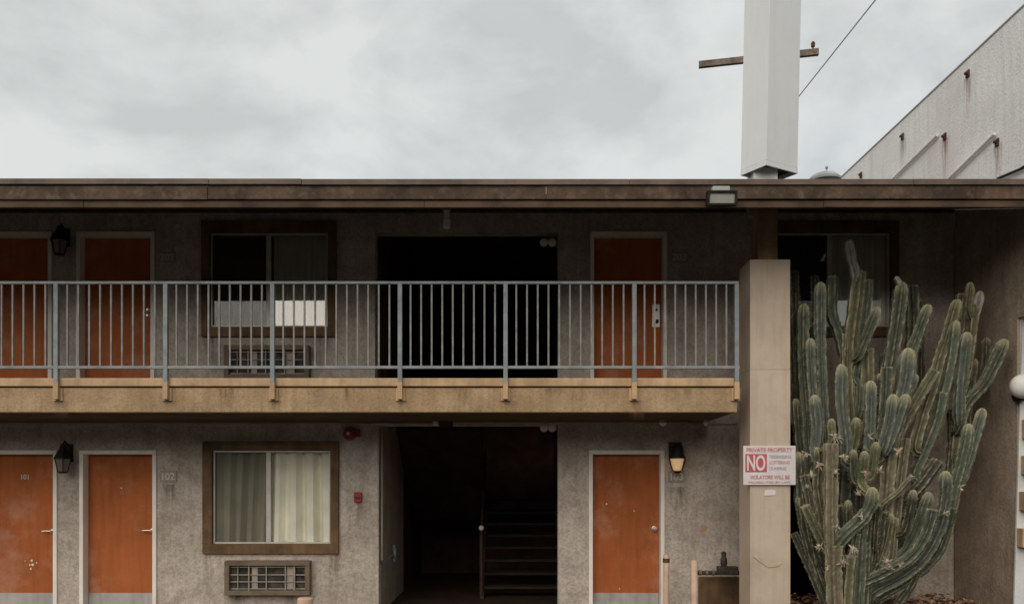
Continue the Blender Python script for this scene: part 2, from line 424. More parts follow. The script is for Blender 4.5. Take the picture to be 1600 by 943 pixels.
# doors
def make_door(px0, px1, ztop, zfloor):
    x0, x1 = X(px0,DW), X(px1,DW)
    bm = new(); rect_frame(bm, x0, x1, zfloor, ztop, .05, DW-.022, DW+.15, True)
    lf = new(); box(lf, x0+.052, x1-.052, DW+.105, DW+.148, zfloor+.012, ztop-.052)
    d = obj('door', lf, 'door', motel, bevel=.003)
    obj('door_frame', bm, 'frame', d, bevel=.004)
    return d, x0, x1
def sub(d, name, bm, m, **k): return obj(name, bm, m, d, **k)
def lever(d, px, py):
    bm = new(); c = P(px, py, DW+.105)
    lathe(bm, [(.027,0),(.027,-.012),(.012,-.014),(.012,-.05)], c, 'y', 14)
    tube(bm, [c+Vector((0,-.05,0)), c+Vector((-.05,-.052,.004)), c+Vector((-.11,-.048,0))], .009, 8)
    sub(d, 'handle', bm, 'steel', smooth=True)
def knob(d, px, py):
    bm = new(); c = P(px, py, DW+.105)
    lathe(bm, [(.034,0),(.034,-.01),(.014,-.014),(.014,-.035),(.028,-.042),(.031,-.06),(.022,-.074),(.004,-.077)], c, 'y', 16)
    sub(d, 'handle', bm, 'steel', smooth=True)
def kick(d, x0, x1, px=None):
    bm = new(); box(bm, x0+.056, x1-.056, DW+.100, DW+.1045, .02, Z(927,DW)); sub(d, 'kick_plate', bm, 'kick')
def dot(d, px, py, r=.012, m='steel'):
    bm = new(); lathe(bm, [(r,0),(r,-.006),(r*.5,-.008)], P(px,py,DW+.105), 'y', 10); sub(d, 'peephole', bm, m)
d0, a, c = make_door(-32, 90, DH_L, 0); kick(d0, a, c); lever(d0, 82, 829)
text('door_number', '101', .085, P(39,744.5,DW+.103), 'digit', d0, bold=.002)
random.seed(3)
for k in range(6):
    bm = new(); p = P(46+random.gauss(0,6), 878+random.gauss(0,3), DW+.104); w = random.uniform(.006,.02)
    lathe(bm, [(w,0),(w*.6,-.002)], p, 'y', 6); sub(d0, 'paint_chip', bm, 'frame')
d1, a, c = make_door(125, 245, DH_L, 0); kick(d1, a, c); lever(d1, 238, 828); dot(d1, 190, 762)
d2, a, c = make_door(920, 1038, DH_L, 0); kick(d2, a, c); knob(d2, 1022, 825); dot(d2, 948, 787); dot(d2, 991, 798, .01); dot(d2, 968, 919, .009, 'digit')
d3, a, c = make_door(-38, 82, DH_U, UF)
d4, a, c = make_door(120, 242, DH_U, UF)
for y in (484, 493):
    bm = new(); lathe(bm, [(.028,0),(.028,-.012),(.016,-.02),(.014,-.04)], P(232,y,DW+.105), 'y', 14); sub(d4, 'lock', bm, 'steel', smooth=True)
d5, a, c = make_door(922, 1042, DH_U, UF)
bm = new(); p0 = P(1019,511,DW+.09); p1 = P(1031,475,DW+.09); box(bm, p0.x, p1.x, DW+.085, DW+.104, p0.z, p1.z)
pl = sub(d5, 'lock_plate', bm, 'steel', bevel=.004)
bm = new(); lathe(bm, [(.026,0),(.026,-.02),(.02,-.05),(.01,-.055)], P(1026,502,DW+.085), 'y', 14); sub(d5, 'handle', bm, 'black', smooth=True)
bm = new(); lathe(bm, [(.018,0),(.018,-.02)], P(1025,484,DW+.085), 'y', 12); sub(d5, 'lock', bm, 'black', smooth=True)
# wall patch
bm = new(); lathe(bm, [(.05,0),(.045,-.004),(.03,-.006)], P(1099,824,DW), 'y', 7); obj('plaster_patch', bm, 'curb', motel)

def drip(parent, x, y, z, w, h, m, name='drip_stain'):
    b = new(); lay = b.verts.layers.float.new('fade'); us = [-1,-.6,-.25,0,.25,.6,1]; vs_ = [0,.08,.3,.6,1]; g_ = []
    for v_ in vs_:
        row = []
        for u_ in us:
            q = b.verts.new((x+u_*w*.5*(1-.25*v_), y, z-v_*h)); q[lay] = .62*(1-abs(u_)**1.5)*(1-v_)**1.1; row.append(q)
        g_.append(row)
    for r0, r1 in zip(g_, g_[1:]):
        for j in range(len(us)-1): b.faces.new((r0[j], r0[j+1], r1[j+1], r1[j]))
    obj(name, b, m, parent)
for px, pyy, w_, h_ in ((326,866,.16,.5),(520,866,.22,.55),(372,929,.3,.22),(455,929,.25,.22),(330,527,.2,.5),(505,527,.2,.5),(266,756,.2,.4),(560,786,.14,.4),(1058,760,.3,.6)):
    p = P(px, pyy, DW); drip(motel, p.x, DW-.0025, p.z, w_, h_, 'dirtstain')
for k, px in enumerate((92,262,428,626,790,990,350,540,720,860,1070)):
    drip(bal, X(px+4,DB), DB-.003, Z(625,DB) if k < 6 else Z(606.5,DB), random.uniform(.1,.3), random.uniform(.1,.24), 'ruststain' if k < 6 else 'dirtstain')
# windows
def make_window(w, tx0, tx1, tz0, tz1, mul_px, curtain, glass='glass'):
    bm = new(); tw = min(w[0]-tx0, tx1-w[1])
    box(bm, tx0, tx1, DW-.045, DW+.06, w[3], tz1); box(bm, tx0, tx1, DW-.045, DW+.06, tz0, w[2])
    box(bm, tx0, w[0], DW-.045, DW+.06, w[2], w[3]); box(bm, w[1], tx1, DW-.045, DW+.06, w[2], w[3])
    win = obj('window', bm, 'trim', motel, bevel=.005)
    bm = new(); rect_frame(bm, w[0]+.002, w[1]-.002, w[2]+.002, w[3]-.002, .022, DW+.0, DW+.09)
    xm = X(mul_px, DW+.03)
    box(bm, xm-.035, xm+.025, DW+.005, DW+.06, w[2]+.024, w[3]-.024)
    obj('sash', bm, 'alu', win, bevel=.002)
    bm = new(); box(bm, xm+.025, w[1]-.024, DW+.02, DW+.025, w[2]+.024, w[3]-.024)
    obj('pane', bm, glass, win)
    bm = new(); box(bm, w[0]+.024, xm-.035, DW+.034, DW+.039, w[2]+.024, w[3]-.024)
    obj('pane', bm, glass, win)
    bm = new(); v = [bm.verts.new(p) for p in ((w[0]+.024,DW+.012,w[2]+.024),(xm-.035,DW+.012,w[2]+.024),(xm-.035,DW+.012,w[3]-.024),(w[0]+.024,DW+.012,w[3]-.024))]
    bm.faces.new(v); obj('insect_screen', bm, 'screen', win)
    # curtain: folded sheet
    for (ca, cb, seed, amp) in curtain:
        rnd = random.Random(seed); n = 260; cols = []
        ph = [rnd.uniform(0, 6.28) for _ in range(4)]
        bm = new(); nz = 10
        for i in range(n+1):
            u = i/n; col = []
            for j in range(nz+1):
                t = j/nz
                uu = u + .05*(1-t)*math.sin(u*5+ph[3])*(1-u)
                ff = math.sin(2*math.pi*9*uu+ph[0]+1.6*math.sin(6*uu+ph[1])) ; ff = ff*(.75+.25*math.sin(11*uu+ph[2]))
                ff = max(ff, -.35)*1.15 if ff < 0 else ff**1.5*1.5
                yy = DW+.085 + amp*max(-.5,ff)*(.7+.3*(1-t))
                col.append(bm.verts.new((ca+(cb-ca)*u, yy, w[2]-.02+(w[3]-w[2]+.04)*t)))
            cols.append(col)
        for p, q in zip(cols, cols[1:]):
            for j in range(nz): bm.faces.new((p[j], q[j], q[j+1], p[j+1]))
        obj('curtain', bm, 'curtain', win, smooth=True)
    return win
w0 = make_window(WL, X(318,DW), X(530,DW), Z(864,DW), Z(689,DW), 421, [(WL[0]-.05, WL[1]+.05, 5, .075)])
w1 = make_window(WU, X(316,DW), X(526,DW), Z(526,DW), Z(346,DW), 421, [(X(425,DW), WU[1]+.05, 9, .03)], 'mirror_glass')
w2 = copy_tree(w1, motel, (WS, 0, 0))
# dark room backs
for w, dx in ((WL,0),(WU,0),(WU,WS)):
    b = new(); box(b, w[0]+dx-.5, w[1]+dx+.5, 12.6, 12.7, w[2]-.6, w[3]+.3); obj('room_wall', b, 'stucco2', motel)

# ------------------------------------------------------------------ staircase
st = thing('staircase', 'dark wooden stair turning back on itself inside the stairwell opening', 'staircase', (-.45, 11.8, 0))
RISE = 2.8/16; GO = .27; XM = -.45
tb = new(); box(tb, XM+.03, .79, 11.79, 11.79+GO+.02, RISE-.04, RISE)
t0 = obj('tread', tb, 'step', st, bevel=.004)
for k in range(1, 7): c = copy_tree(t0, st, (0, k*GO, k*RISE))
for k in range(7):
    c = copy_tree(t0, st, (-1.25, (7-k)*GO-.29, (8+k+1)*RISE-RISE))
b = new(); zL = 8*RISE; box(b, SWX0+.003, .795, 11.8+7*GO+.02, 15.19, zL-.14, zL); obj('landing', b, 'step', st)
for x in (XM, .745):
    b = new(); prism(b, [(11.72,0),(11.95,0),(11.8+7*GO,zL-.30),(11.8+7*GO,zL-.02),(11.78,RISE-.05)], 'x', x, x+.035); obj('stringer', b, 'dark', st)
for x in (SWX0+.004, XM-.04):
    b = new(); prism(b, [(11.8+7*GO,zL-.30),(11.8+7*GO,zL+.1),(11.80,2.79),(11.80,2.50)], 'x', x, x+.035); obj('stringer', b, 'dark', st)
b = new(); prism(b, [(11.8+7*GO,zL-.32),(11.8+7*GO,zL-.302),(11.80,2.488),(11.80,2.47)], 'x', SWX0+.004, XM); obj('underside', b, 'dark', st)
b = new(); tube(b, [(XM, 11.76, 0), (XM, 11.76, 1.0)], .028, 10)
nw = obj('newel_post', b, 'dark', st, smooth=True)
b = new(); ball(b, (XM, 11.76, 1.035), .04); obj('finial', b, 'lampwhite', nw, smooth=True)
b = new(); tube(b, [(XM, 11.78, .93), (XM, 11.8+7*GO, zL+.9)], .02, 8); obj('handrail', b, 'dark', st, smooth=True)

# pipe with valve on the stairwell wall
pt = thing('wall_pipe', 'thin pipe running down the left jamb of the stairwell to a valve', 'pipe', (SWX0, 10.5, .6))
b = new(); xw = SWX0+.03
tube(b, [(xw, DW+.08, 2.42), (xw, DW+.08, .70), (xw, DW+.12, .665), (xw, DW+.2, .66), (xw, 11.35, .69)], .014, 8)
obj('pipe', b, 'conduit', pt, smooth=True)
b = new(); lathe(b, [(.02,-.02),(.07,-.015),(.07,.015),(.02,.02)], (xw+.02, 11.37, .70), 'x', 14)
tube(b, [(xw, 11.38, .58), (xw, 11.38, .82)], .022, 10); obj('valve', b, 'grey', pt, smooth=True)

# ------------------------------------------------------------------ balcony railing
rl = thing('balcony_railing', 'blue grey metal balcony railing with thin vertical bars', 'railing', (-2, DB-.04, 2.6))
RYp = DB-.045
post_px = [-78, 92, 262, 428, 626, 790, 990, 1149]
zt, zb_ = Z(443, DB), Z(574.5, DB)
b = new(); box(b, XL, X(1152,DB), RYp-.02, RYp+.02, zt-.0182, zt+.012); obj('top_rail', b, 'rail', rl, bevel=.004)
b = new(); box(b, XL, X(1154,DB), RYp-.016, RYp+.016, zb_-.016, zb_+.016); obj('bottom_rail', b, 'rail', rl, bevel=.003)
xp = X(-78, DB)
b = new(); box(b, xp-.024, xp+.024, RYp-.0235, RYp+.0235, Z(597,DB), zt-.0185)
p0 = obj('post', b, 'rail', rl, bevel=.003)
b = new(); box(b, xp-.027, xp+.027, RYp-.026, DB-.023, Z(624,DB), Z(597,DB)-.001); box(b, xp-.05, xp+.05, DB-.021, DB-.001, Z(626,DB), Z(606,DB))
br = obj('bracket', b, 'curb', p0, bevel=.003)
for px in post_px[1:]: copy_tree(p0, rl, (X(px,DB)-xp, 0, 0))
sp = 16.45; first = True; x_px = -150; n_b = 0
b0 = None
cells = [-150]+post_px
for a, c in zip(cells, cells[1:]):
    n = max(1, round((c-a)/sp))
    for k in range(n if a == -150 else n):
        if k == 0 and a != -150: continue
        px = a+(c-a)*k/n
        xx = X(px, DB)
        if b0 is None:
            b = new(); box(b, xx-.009, xx+.009, RYp-.009, RYp+.009, zb_+.0165, zt-.0185)
            b0 = obj('baluster', b, 'baluster', rl); bx = xx
        else: copy_tree(b0, rl, (xx-bx, 0, 0))

# ------------------------------------------------------------------ sign pylon with clad column
CD = 9.05
cx0, cx1 = X(1172,CD), X(1235,CD); cz = Z(405, CD)
py = thing('sign_pylon', 'beige clad column rising through the roof to a tall white sign box', 'sign pylon', ((cx0+cx1)/2, 9.26, 0))
b = new(); box(b, cx0, cx1, CD, CD+.43, -.12, Z(577,CD)-.001); box(b, cx0+.001, cx1-.001, CD+.002, CD+.428, Z(577,CD)+.001, cz)
prism(b, [(cx0+.02,Z(868,CD)),(cx0+.10,Z(876,CD)),(cx0+.20,Z(886,CD)),(cx0+.33,Z(884,CD)),(cx0+.36,Z(878,CD)),(cx0+.25,Z(880,CD)),(cx0+.12,Z(869,CD))], 'y', CD-.008, CD-.001)
obj('column_cladding', b, 'column', py, bevel=.006)
b = new(); box(b, X(1182,9.2), X(1213,9.2), 9.15, 9.39, cz-.02, 5.6); obj('post', b, 'post', py, bevel=.004)
b = new(); box(b, X(1178,9.14), X(1215,9.14), 9.14, 9.40, 5.02, 5.62); obj('post_sleeve', b, 'white', py)
def rot_box(bm, pts, z0, z1, shear):
    A = [bm.verts.new((x, y, z0)) for x, y in pts]; B = [bm.verts.new((x+shear*(z1-z0), y, z1)) for x, y in pts]
    bm.faces.new(A); bm.faces.new(B)
    for i in range(4): j = (i+1)%4; bm.faces.new((A[i],A[j],B[j],B[i]))
pts = [(2.848,8.96),(3.285,9.205),(3.082,9.505),(2.65,9.265)]
b = new(); rot_box(b, pts, 5.30, 9.6, .022)
sb = obj('sign_box', b, 'white', py, bevel=.004)
cxm = sum(p[0] for p in pts)/4; cym = sum(p[1] for p in pts)/4
b = new(); rot_box(b, [(cxm+(x-cxm)*.97, cym+(y-cym)*.97) for x, y in pts], 5.285, 5.299, 0); obj('sign_box_base', b, 'dark', sb)
b = new()
for i in range(4):
    p, q = Vector((*pts[i],0)), Vector((*pts[(i+1)%4],0)); n = (q-p).normalized(); o = Vector((n.y,-n.x,0))
    A = [p+o*.004, q+o*.004, q-o*.012, p-o*.012]
    vs = [b.verts.new((v.x, v.y, z)) for z in (5.24, 5.297) for v in A]
    for f in ((3,2,1,0),(4,5,6,7),(0,1,5,4),(1,2,6,5),(2,3,7,6),(3,0,4,7)): b.faces.new([vs[k] for k in f])
obj('sign_box_skirt', b, 'white', sb)

for zz in (8.1,):
    b = new(); e_ = .003; q = [(cxm+.022*(zz-5.3)+(x-cxm)*1.006, cym+(y-cym)*1.006) for x, y in pts]; rot_box(b, q, zz, zz+.012, .022); obj('seam', b, 'white', sb)
# notice on the column
sx0, sx1, sz0, sz1 = X(1160.5,CD), X(1242,CD), Z(757,CD), Z(696,CD)
nt = thing('notice_sign', 'white private property notice with a red NO block, on the beige column', 'sign', ((sx0+sx1)/2, CD-.02, sz0))
b = new(); box(b, sx0, sx1, CD-.028, CD-.010, sz0, sz1); obj('panel', b, 'signwhite', nt, bevel=.003)
W = sx1-sx0; H = sz1-sz0; ys = CD-.0305
def at(u, v): return (sx0+W*u, ys, sz0+H*v)
b = new(); box(b, sx0+W*.035, sx0+W*.445, CD-.0315, CD-.0285, sz0+H*.33, sz0+H*.79); obj('red_block', b, 'signred', nt)
text('lettering', 'NO', .235, (sx0+W*.24, CD-.034, sz0+H*.56), 'signwhite', nt, width=W*.35, bold=.006)
text('lettering', 'PRIVATE PROPERTY', .062, at(.5,.895), 'signpink', nt, width=W*.88, bold=.001)
text('lettering', 'TRESPASSING', .05, at(.70,.72), 'signgrey', nt, width=W*.42)
text('lettering', 'LOITERING', .05, at(.69,.575), 'signpink', nt, width=W*.38)
text('lettering', 'DUMPING', .05, at(.66,.425), 'signgrey', nt, width=W*.32)
text('lettering', 'VIOLATORS WILL BE', .058, at(.5,.20), 'signpink', nt, width=W*.76, bold=.001)
text('lettering', 'PROSECUTED BY LAW', .034, at(.5,.07), 'signpink', nt, width=W*.8)
b = new(); prism(b, [(X(1194,CD),Z(774,CD)),(X(1211,CD),Z(773,CD)),(X(1212,CD),Z(766,CD)),(X(1207,CD),Z(764,CD)),(X(1195,CD),Z(765.5,CD))], 'y', CD-.006, CD-.001)
tag(obj('sticker', b, 'signwhite', loc=None), 'small torn white sticker on the beige column below the notice', 'sticker')

# ------------------------------------------------------------------ neighbouring building
NX = 5.70; NT = EYE+5.34
nb = thing('neighbouring_building', 'tall pale concrete building with rust streaks on the right', 'building', (NX, 12, -.12))
b = new(); prism(b, [(15.2,-.12),(15.2,NT),(7.9,NT),(7.9,3.56),(8.97,3.56),(8.97,-.12)], 'x', NX, 15); obj('wall', b, 'concrete_white', nb)
b = new(); box(b, NX-.012, 15.03, 7.885, 15.215, NT+.002, NT+.03)
obj('coping', b, 'coping', nb, bevel=.01)
b = new(); prism(b, [(8.97,-.12),(10.245,-.12),(10.245,soff(10.24)-.004),(DE+.06,soff(DE+.05)-.004),(DE+.06,3.53),(8.97,3.53)], 'x', NX-.035, NX-.001); obj('lower_wall', b, 'stucco2', nb)
b = new(); prism(b, [(5.60,-.12),(15,-.12),(15,3.52),(5.705,3.52),(5.70,Z(545,8.95)),(5.672,Z(660,8.95))], 'y', 8.94, 8.965)
obj('front_wall', b, 'whitewall', nb)
def onwall(px, py): d = NX*F/(px-800); return Vector((NX, d, EYE+(760-py)*d/F))
ap = None
for px, pyy in ((1513,115),(1411,213),(1477,213),(1559,222),(1346,273)):
    p = onwall(px, pyy)
    if ap is None:
        b = new(); box(b, NX-.02, NX-.001, p.y-.035, p.y+.035, p.z-.05, p.z+.04); lathe(b, [(.02,-.05),(.02,-.015)], p, 'x', 8)
        ap = obj('anchor_plate', b, 'rust', nb, bevel=.006); p_ap = p
        b = new(); lay = b.verts.layers.float.new('fade'); gy_ = [-1,-.6,-.25,0,.25,.6,1]; gz_ = [0,.1,.3,.55,1]; grid = []
        for v_ in gz_:
            row = []
            for u_ in gy_:
                q = b.verts.new((NX-.003, p.y+u_*.12*(1-.3*v_), p.z-.03-v_*.62)); q[lay] = (1-abs(u_))*(1-v_)**1.3*(1 if v_ else .6); row.append(q)
            grid.append(row)
        for r0, r1 in zip(grid, grid[1:]):
            for j in range(len(r0)-1): b.faces.new((r0[j], r0[j+1], r1[j+1], r1[j]))
        obj('rust_streak', b, 'ruststain', ap)
    else: copy_tree(ap, nb, p-p_ap)
for a, c in (((1468,211),(1396,281)),((1558,209),(1484,281))):
    b = new(); p, q = onwall(*a)+Vector((-.03,0,0)), onwall(*c)+Vector((-.03,0,0))
    tube(b, [p, q], .020, 8); obj('pipe', b, 'concrete_white', nb, smooth=True)
b = new(); p, q = onwall(1640,238)+Vector((-.03,0,0)), onwall(1563,279)+Vector((-.03,0,0)); tube(b, [p, (p+q)/2+Vector((0,0,-.03)), q], .018, 8); obj('cable', b, 'black', nb)
# blocks on the pale front wall, and the globe lamp
FW = 8.94
blk = None
for k, (xa, y0, y1) in enumerate(((1596,656,684),(1595,713,740),(1592,768,796),(1588.5,824,853))):
    p = P(xa, y1, FW); q = P(xa, y0, FW)
    lab = ['brown wooden block on the white wall, topmost of four beside the globe lamp',
           'brown wooden block on the white wall, second below the globe lamp',
           'brown wooden block on the white wall, third below the globe lamp',
           'brown wooden block on the white wall, lowest of four at the right edge'][k]
    if blk is None:
        blk = thing('wooden_block', lab, 'block', (p.x, FW, p.z), 'wooden blocks on the white wall')
        b = new(); box(b, p.x+.05, p.x+.6, FW-.10, FW-.001, p.z, q.z); obj('block', b, 'block', blk, bevel=.006)
        b = new(); box(b, p.x, p.x+.048, FW-.11, FW-.001, p.z-.005, q.z+.005); obj('end_cap', b, 'curb', blk, bevel=.005)
    else:
        c = copy_tree(blk); c.location = (p.x, FW, p.z); c['label'] = lab
g = thing('globe_lamp', 'round white lamp on the right wall above the brown blocks', 'lamp', P(1597,603,FW)+Vector((0,0,0)))
c0 = P(1598,603,FW-.12)
b = new(); ball(b, c0, .135, 20, 12, (1,.8,1)); obj('globe', b, 'lampwhite', g, smooth=True)
b = new(); lathe(b, [(.07,0),(.07,-.05),(.05,-.09)], (c0.x+.02, FW-.001, c0.z-.10), 'y', 14); obj('mount', b, 'black', g, smooth=True)

# ------------------------------------------------------------------ utility pole and wire
up = thing('utility_pole', 'wooden utility pole with a crossarm, behind the white sign box', 'utility pole', (6.4, 20, -.12))
zc = EYE+10.64
b = new(); tube(b, [(6.4,20.15,-.12),(6.4,20.15,zc+.25)], [.17,.12], 12); obj('pole', b, 'pole', up, smooth=True)
pL = Vector((X(1089,20.4), 20.4-.2, zc)); pR = Vector((X(1279,19.6), 19.6-.0, zc))
b = new(); t = (pR-pL).normalized(); o = Vector((-t.y,t.x,0))*.05
A = [pL-o+Vector((0,0,-.075)), pL+o+Vector((0,0,-.075)), pL+o+Vector((0,0,.075)), pL-o+Vector((0,0,.075))]
v0 = [b.verts.new(p) for p in A]; v1 = [b.verts.new(p+(pR-pL)) for p in A]
b.faces.new(v0); b.faces.new(v1)
for i in range(4): j=(i+1)%4; b.faces.new((v0[i],v0[j],v1[j],v1[i]))
obj('crossarm', b, 'pole', up)
ins = None
for f in (.955, .62, .40):
    p = pL.lerp(pR, f)+Vector((0,0,.076))
    if ins is None:
        b = new(); lathe(b, [(.018,0),(.018,.06),(.05,.07),(.045,.12),(.055,.14),(.03,.19),(.004,.2)], p, 'z', 10)
        ins = obj('insulator', b, 'rust', up, smooth=True); pi = p
    else: copy_tree(ins, up, p-pi)
b = new(); A0 = Vector((6.4,20.0,10.42)); A1 = P(1368,0,12.0); dirv = (A1-A0)
tube(b, [A0+dirv*(i/10*3.2) for i in range(11)], .011, 6)
tag(obj('overhead_wire', b, 'wire', loc=A0), 'dark overhead wire slanting up to the right beside the sign box', 'wire')
# roof vent
vp = P(1288, 283, 10.0)
rv = thing('roof_vent', 'low grey vent cap on the roof right of the sign box', 'vent', (vp.x, vp.y, soff(10)+.1))
b = new(); lathe(b, [(.10,-.22),(.10,-.02)], (vp.x,10,vp.z+.0), 'z', 16); obj('stem', b, 'grey', rv, smooth=True)
b = new(); lathe(b, [(.20,-.03),(.20,.0),(.15,.05),(.06,.075),(.015,.08)], (vp.x,10,vp.z+.02), 'z', 20); obj('cap', b, 'grey', rv, smooth=True)
b = new(); tube(b, [(vp.x-.22,10,vp.z-.08),(vp.x-.16,10,vp.z+.04),(vp.x-.05,10,vp.z+.07)], .008, 6); tube(b, [(vp.x+.03,10,vp.z+.09),(vp.x+.03,10,vp.z+.17)], .008, 6); ball(b,(vp.x+.03,10,vp.z+.17),.02,8,6); obj('cable', b, 'wire', rv)

# ------------------------------------------------------------------ fixtures
# wall air conditioners
def ac(w, label):
    x0,x1,z0,z1 = w
    t = thing('air_conditioner', label, 'air conditioner', ((x0+x1)/2, DW, z0), 'wall air conditioners')
    bm = new(); rect_frame(bm, x0-.025, x1+.025, z0-.03, z1+.03, .062, DW-.11, DW-.001); obj('sleeve', bm, 'acframe', t, bevel=.006)
    bm = new(); box(bm, x0+.04, x1-.04, DW-.05, DW-.004, z0+.035, z1-.035); obj('coil', bm, 'accoil', t)
    W = x1-x0
    for f, w_ in ((.135,.008),(.27,.014),(.485,.012),(.72,.012),(.83,.02)):
        bm = new(); box(bm, x0+W*f-w_/2, x0+W*f+w_/2, DW-.085, DW-.07, z0+.033, z1-.033); obj('grille_bar', bm, 'acgrid', t)
    for f in (.06,.34,.62,.93):
        zz = z0+.03+(z1-z0-.06)*f; bm = new(); box(bm, x0+.038, x1-.038, DW-.069, DW-.055, zz-.006, zz+.006); obj('louvre', bm, 'acgrid', t)
    for fa, fb in ((.30,.37),(.73,.81)):
        bm = new(); box(bm, x0+W*fa, x0+W*fb, DW-.0535, DW-.0505, z0+.05, z1-.05); obj('baffle', bm, 'conduit', t)
    return t
a0 = ac(ACL, 'brown wall air conditioner under the curtained ground floor window')
a1 = copy_tree(a0); a1.location = ((ACU[0]+ACU[1])/2, DW, ACU[2]-.02); a1['label'] = 'brown wall air conditioner upstairs behind the balcony railing'

# carriage lanterns
def lantern(px, pyt, label, glassm):
    d = DW-.14; s = d/F; c = P(px, pyt, d)
    t = thing('wall_lantern', label, 'wall lamp', (c.x, DW, c.z-.33), 'wall lanterns beside the doors')
    bm = new(); box(bm, c.x-.06, c.x+.06, DW-.02, DW-.001, c.z-.20, c.z+.03); obj('backplate', bm, 'black', t, bevel=.006)
    bm = new(); tube(bm, [(c.x,DW-.02,c.z+.02),(c.x,DW-.10,c.z+.06),(c.x,d,c.z-.0)], .012, 8); obj('arm', bm, 'black', t, smooth=True)
    bm = new(); lathe(bm, [(.004,.03),(.03,.02),(.05,-.05),(.115,-.15),(.12,-.165)][::-1], c, 'z', 6); obj('hood', bm, 'black', t)
    bm = new(); lathe(bm, [(.062,-.325),(.098,-.166)], c, 'z', 6); obj('glass', bm, glassm, t)
    bm = new()
    for k in range(6):
        a = 2*math.pi*k/6
        tube(bm, [(c.x+.064*math.cos(a), c.y+.064*math.sin(a), c.z-.328), (c.x+.102*math.cos(a), c.y+.102*math.sin(a), c.z-.165)], .006, 5)
    lathe(bm, [(.02,-.35),(.066,-.34),(.07,-.326)], c, 'z', 6)
    obj('cage', bm, 'black', t); return t
l0 = lantern(98, 696, 'black six sided lantern beside the ground floor door marked 101', 'dimglass')
l1 = copy_tree(l0); c = P(93, 356, DW-.14); l1.location = (c.x, DW, c.z-.33); l1['label'] = 'black lantern upstairs at the far left, above the railing'
def lantern_b():
    d = DW-.13; c = P(1058, 698, d)
    t = thing('wall_lantern', 'black hooded lantern with glowing amber glass beside the lone ground floor door', 'wall lamp', (c.x, DW, c.z-.33), 'wall lanterns beside the doors')
    bm = new(); box(bm, c.x-.085, c.x+.085, DW-.025, DW-.001, c.z-.12, c.z+.07); obj('backplate', bm, 'dark', t, bevel=.006)
    bm = new(); tube(bm, [(c.x,DW-.02,c.z),(c.x,d,c.z)], .02, 8); obj('arm', bm, 'black', t)
    bm = new(); lathe(bm, [(.105,-.145),(.105,-.13),(.085,-.09),(.08,-.01),(.05,.03),(.005,.035)], c, 'z', 14); obj('hood', bm, 'black', t, smooth=True)
    bm = new(); lathe(bm, [(.03,-.30),(.05,-.29),(.07,-.22),(.085,-.146)], c, 'z', 14); obj('glass', bm, 'amber', t, smooth=True)
    bm = new(); lathe(bm, [(.01,-.335),(.04,-.325),(.05,-.301)], c, 'z', 12)
    for sx in (-1,1): tube(bm, [(c.x+sx*.105,d-.01,c.z-.145),(c.x+sx*.06,d-.01,c.z-.30)], .008, 6)
    obj('cage', bm, 'black', t)
lantern_b()

# room number plates
npl = None
for px, pyy, num, lab, in ((264,743.5,'102','small plate reading 102 right of the ground floor door'),
                           (1057,744,'103','small plate reading 103 under the amber lantern'),
                           (262,402,'202','dim plate reading 202 right of the upstairs left door'),
                           (1061,402,'203','dim plate reading 203 right of the upstairs right door')):
    p = P(px, pyy, DW)
    t = thing('room_number_plate', lab, 'number plate', (p.x, DW, p.z-.07), 'room number plates')
    if npl is None:
        b = new(); box(b, p.x-.105, p.x+.105, DW-.014, DW-.001, p.z-.072, p.z+.072); npl = obj('plate', b, 'plate', t, bevel=.004)
    else: copy_tree(npl, t)
    text('digits', num, .125, (p.x, DW-.017, p.z), 'digit', t, bold=.003)

# fire alarm and pull station
p = P(547,677,DW)
t = thing('fire_alarm', 'round red fire alarm bell high beside the stairwell', 'fire alarm', (p.x, DW, p.z))
b = new(); lathe(b, [(.085,0),(.085,-.03),(.07,-.055),(.03,-.065)], p, 'y', 20); obj('bell', b, 'red', t, smooth=True)
b = new(); box(b, p.x+.03, p.x+.13, DW-.04, DW-.001, p.z-.04, p.z+.05); obj('back_box', b, 'red', t, bevel=.004)
b = new(); lathe(b, [(.022,0),(.02,-.02),(.004,-.026)], (p.x-.01,DW-.062,p.z), 'y', 10); obj('strobe', b, 'lampwhite', t, smooth=True)
p = P(560,776,DW)
t = thing('fire_pull_station', 'small red fire alarm pull box on the wall beside the stairwell', 'fire alarm', (p.x, DW, p.z-.07))
b = new(); box(b, p.x-.05, p.x+.045, DW-.045, DW-.001, p.z-.065, p.z+.065); obj('case', b, 'red', t, bevel=.006)
b = new(); box(b, p.x-.03, p.x+.025, DW-.056, DW-.046, p.z-.02, p.z+.005); obj('pull_bar', b, 'dark', t, bevel=.003)

# twin emergency spotlights
def twin(px, pyy, label):
    p = P(px, pyy, DW+.06); xj = SWX1
    t = thing('emergency_light', label, 'emergency light', (p.x, DW+.06, p.z), 'twin emergency lights at the stairwell')
    bm = new(); box(bm, p.x+.03, xj-.001, DW+.05, DW+.12, p.z-.03, p.z+.03); tube(bm, [(p.x-.09,DW+.08,p.z),(p.x+.05,DW+.08,p.z)], .012, 6); obj('bracket', bm, 'conduit', t)
    for k, dx in enumerate((-.075,.03)):
        c = Vector((p.x+dx, DW+.06, p.z+.004))
        bm = new(); lathe(bm, [(.03,.05),(.05,.02),(.058,-.03)][::-1], c, 'y', 14); hd = obj('lamp_head', bm, 'conduit', t, smooth=True)
        bm = new(); lathe(bm, [(.005,-.045),(.04,-.042),(.052,-.031)], c, 'y', 14); obj('lens', bm, 'lampwhite', hd, smooth=True)
    return t
e0 = twin(859, 380, 'twin white emergency spotlights in the upstairs stairwell opening')
e1 = copy_tree(e0, None, (0, 0, Z(668.5,DW+.06)-Z(380,DW+.06))); e1['label'] = 'twin white emergency spotlights at the top of the ground floor stairwell'

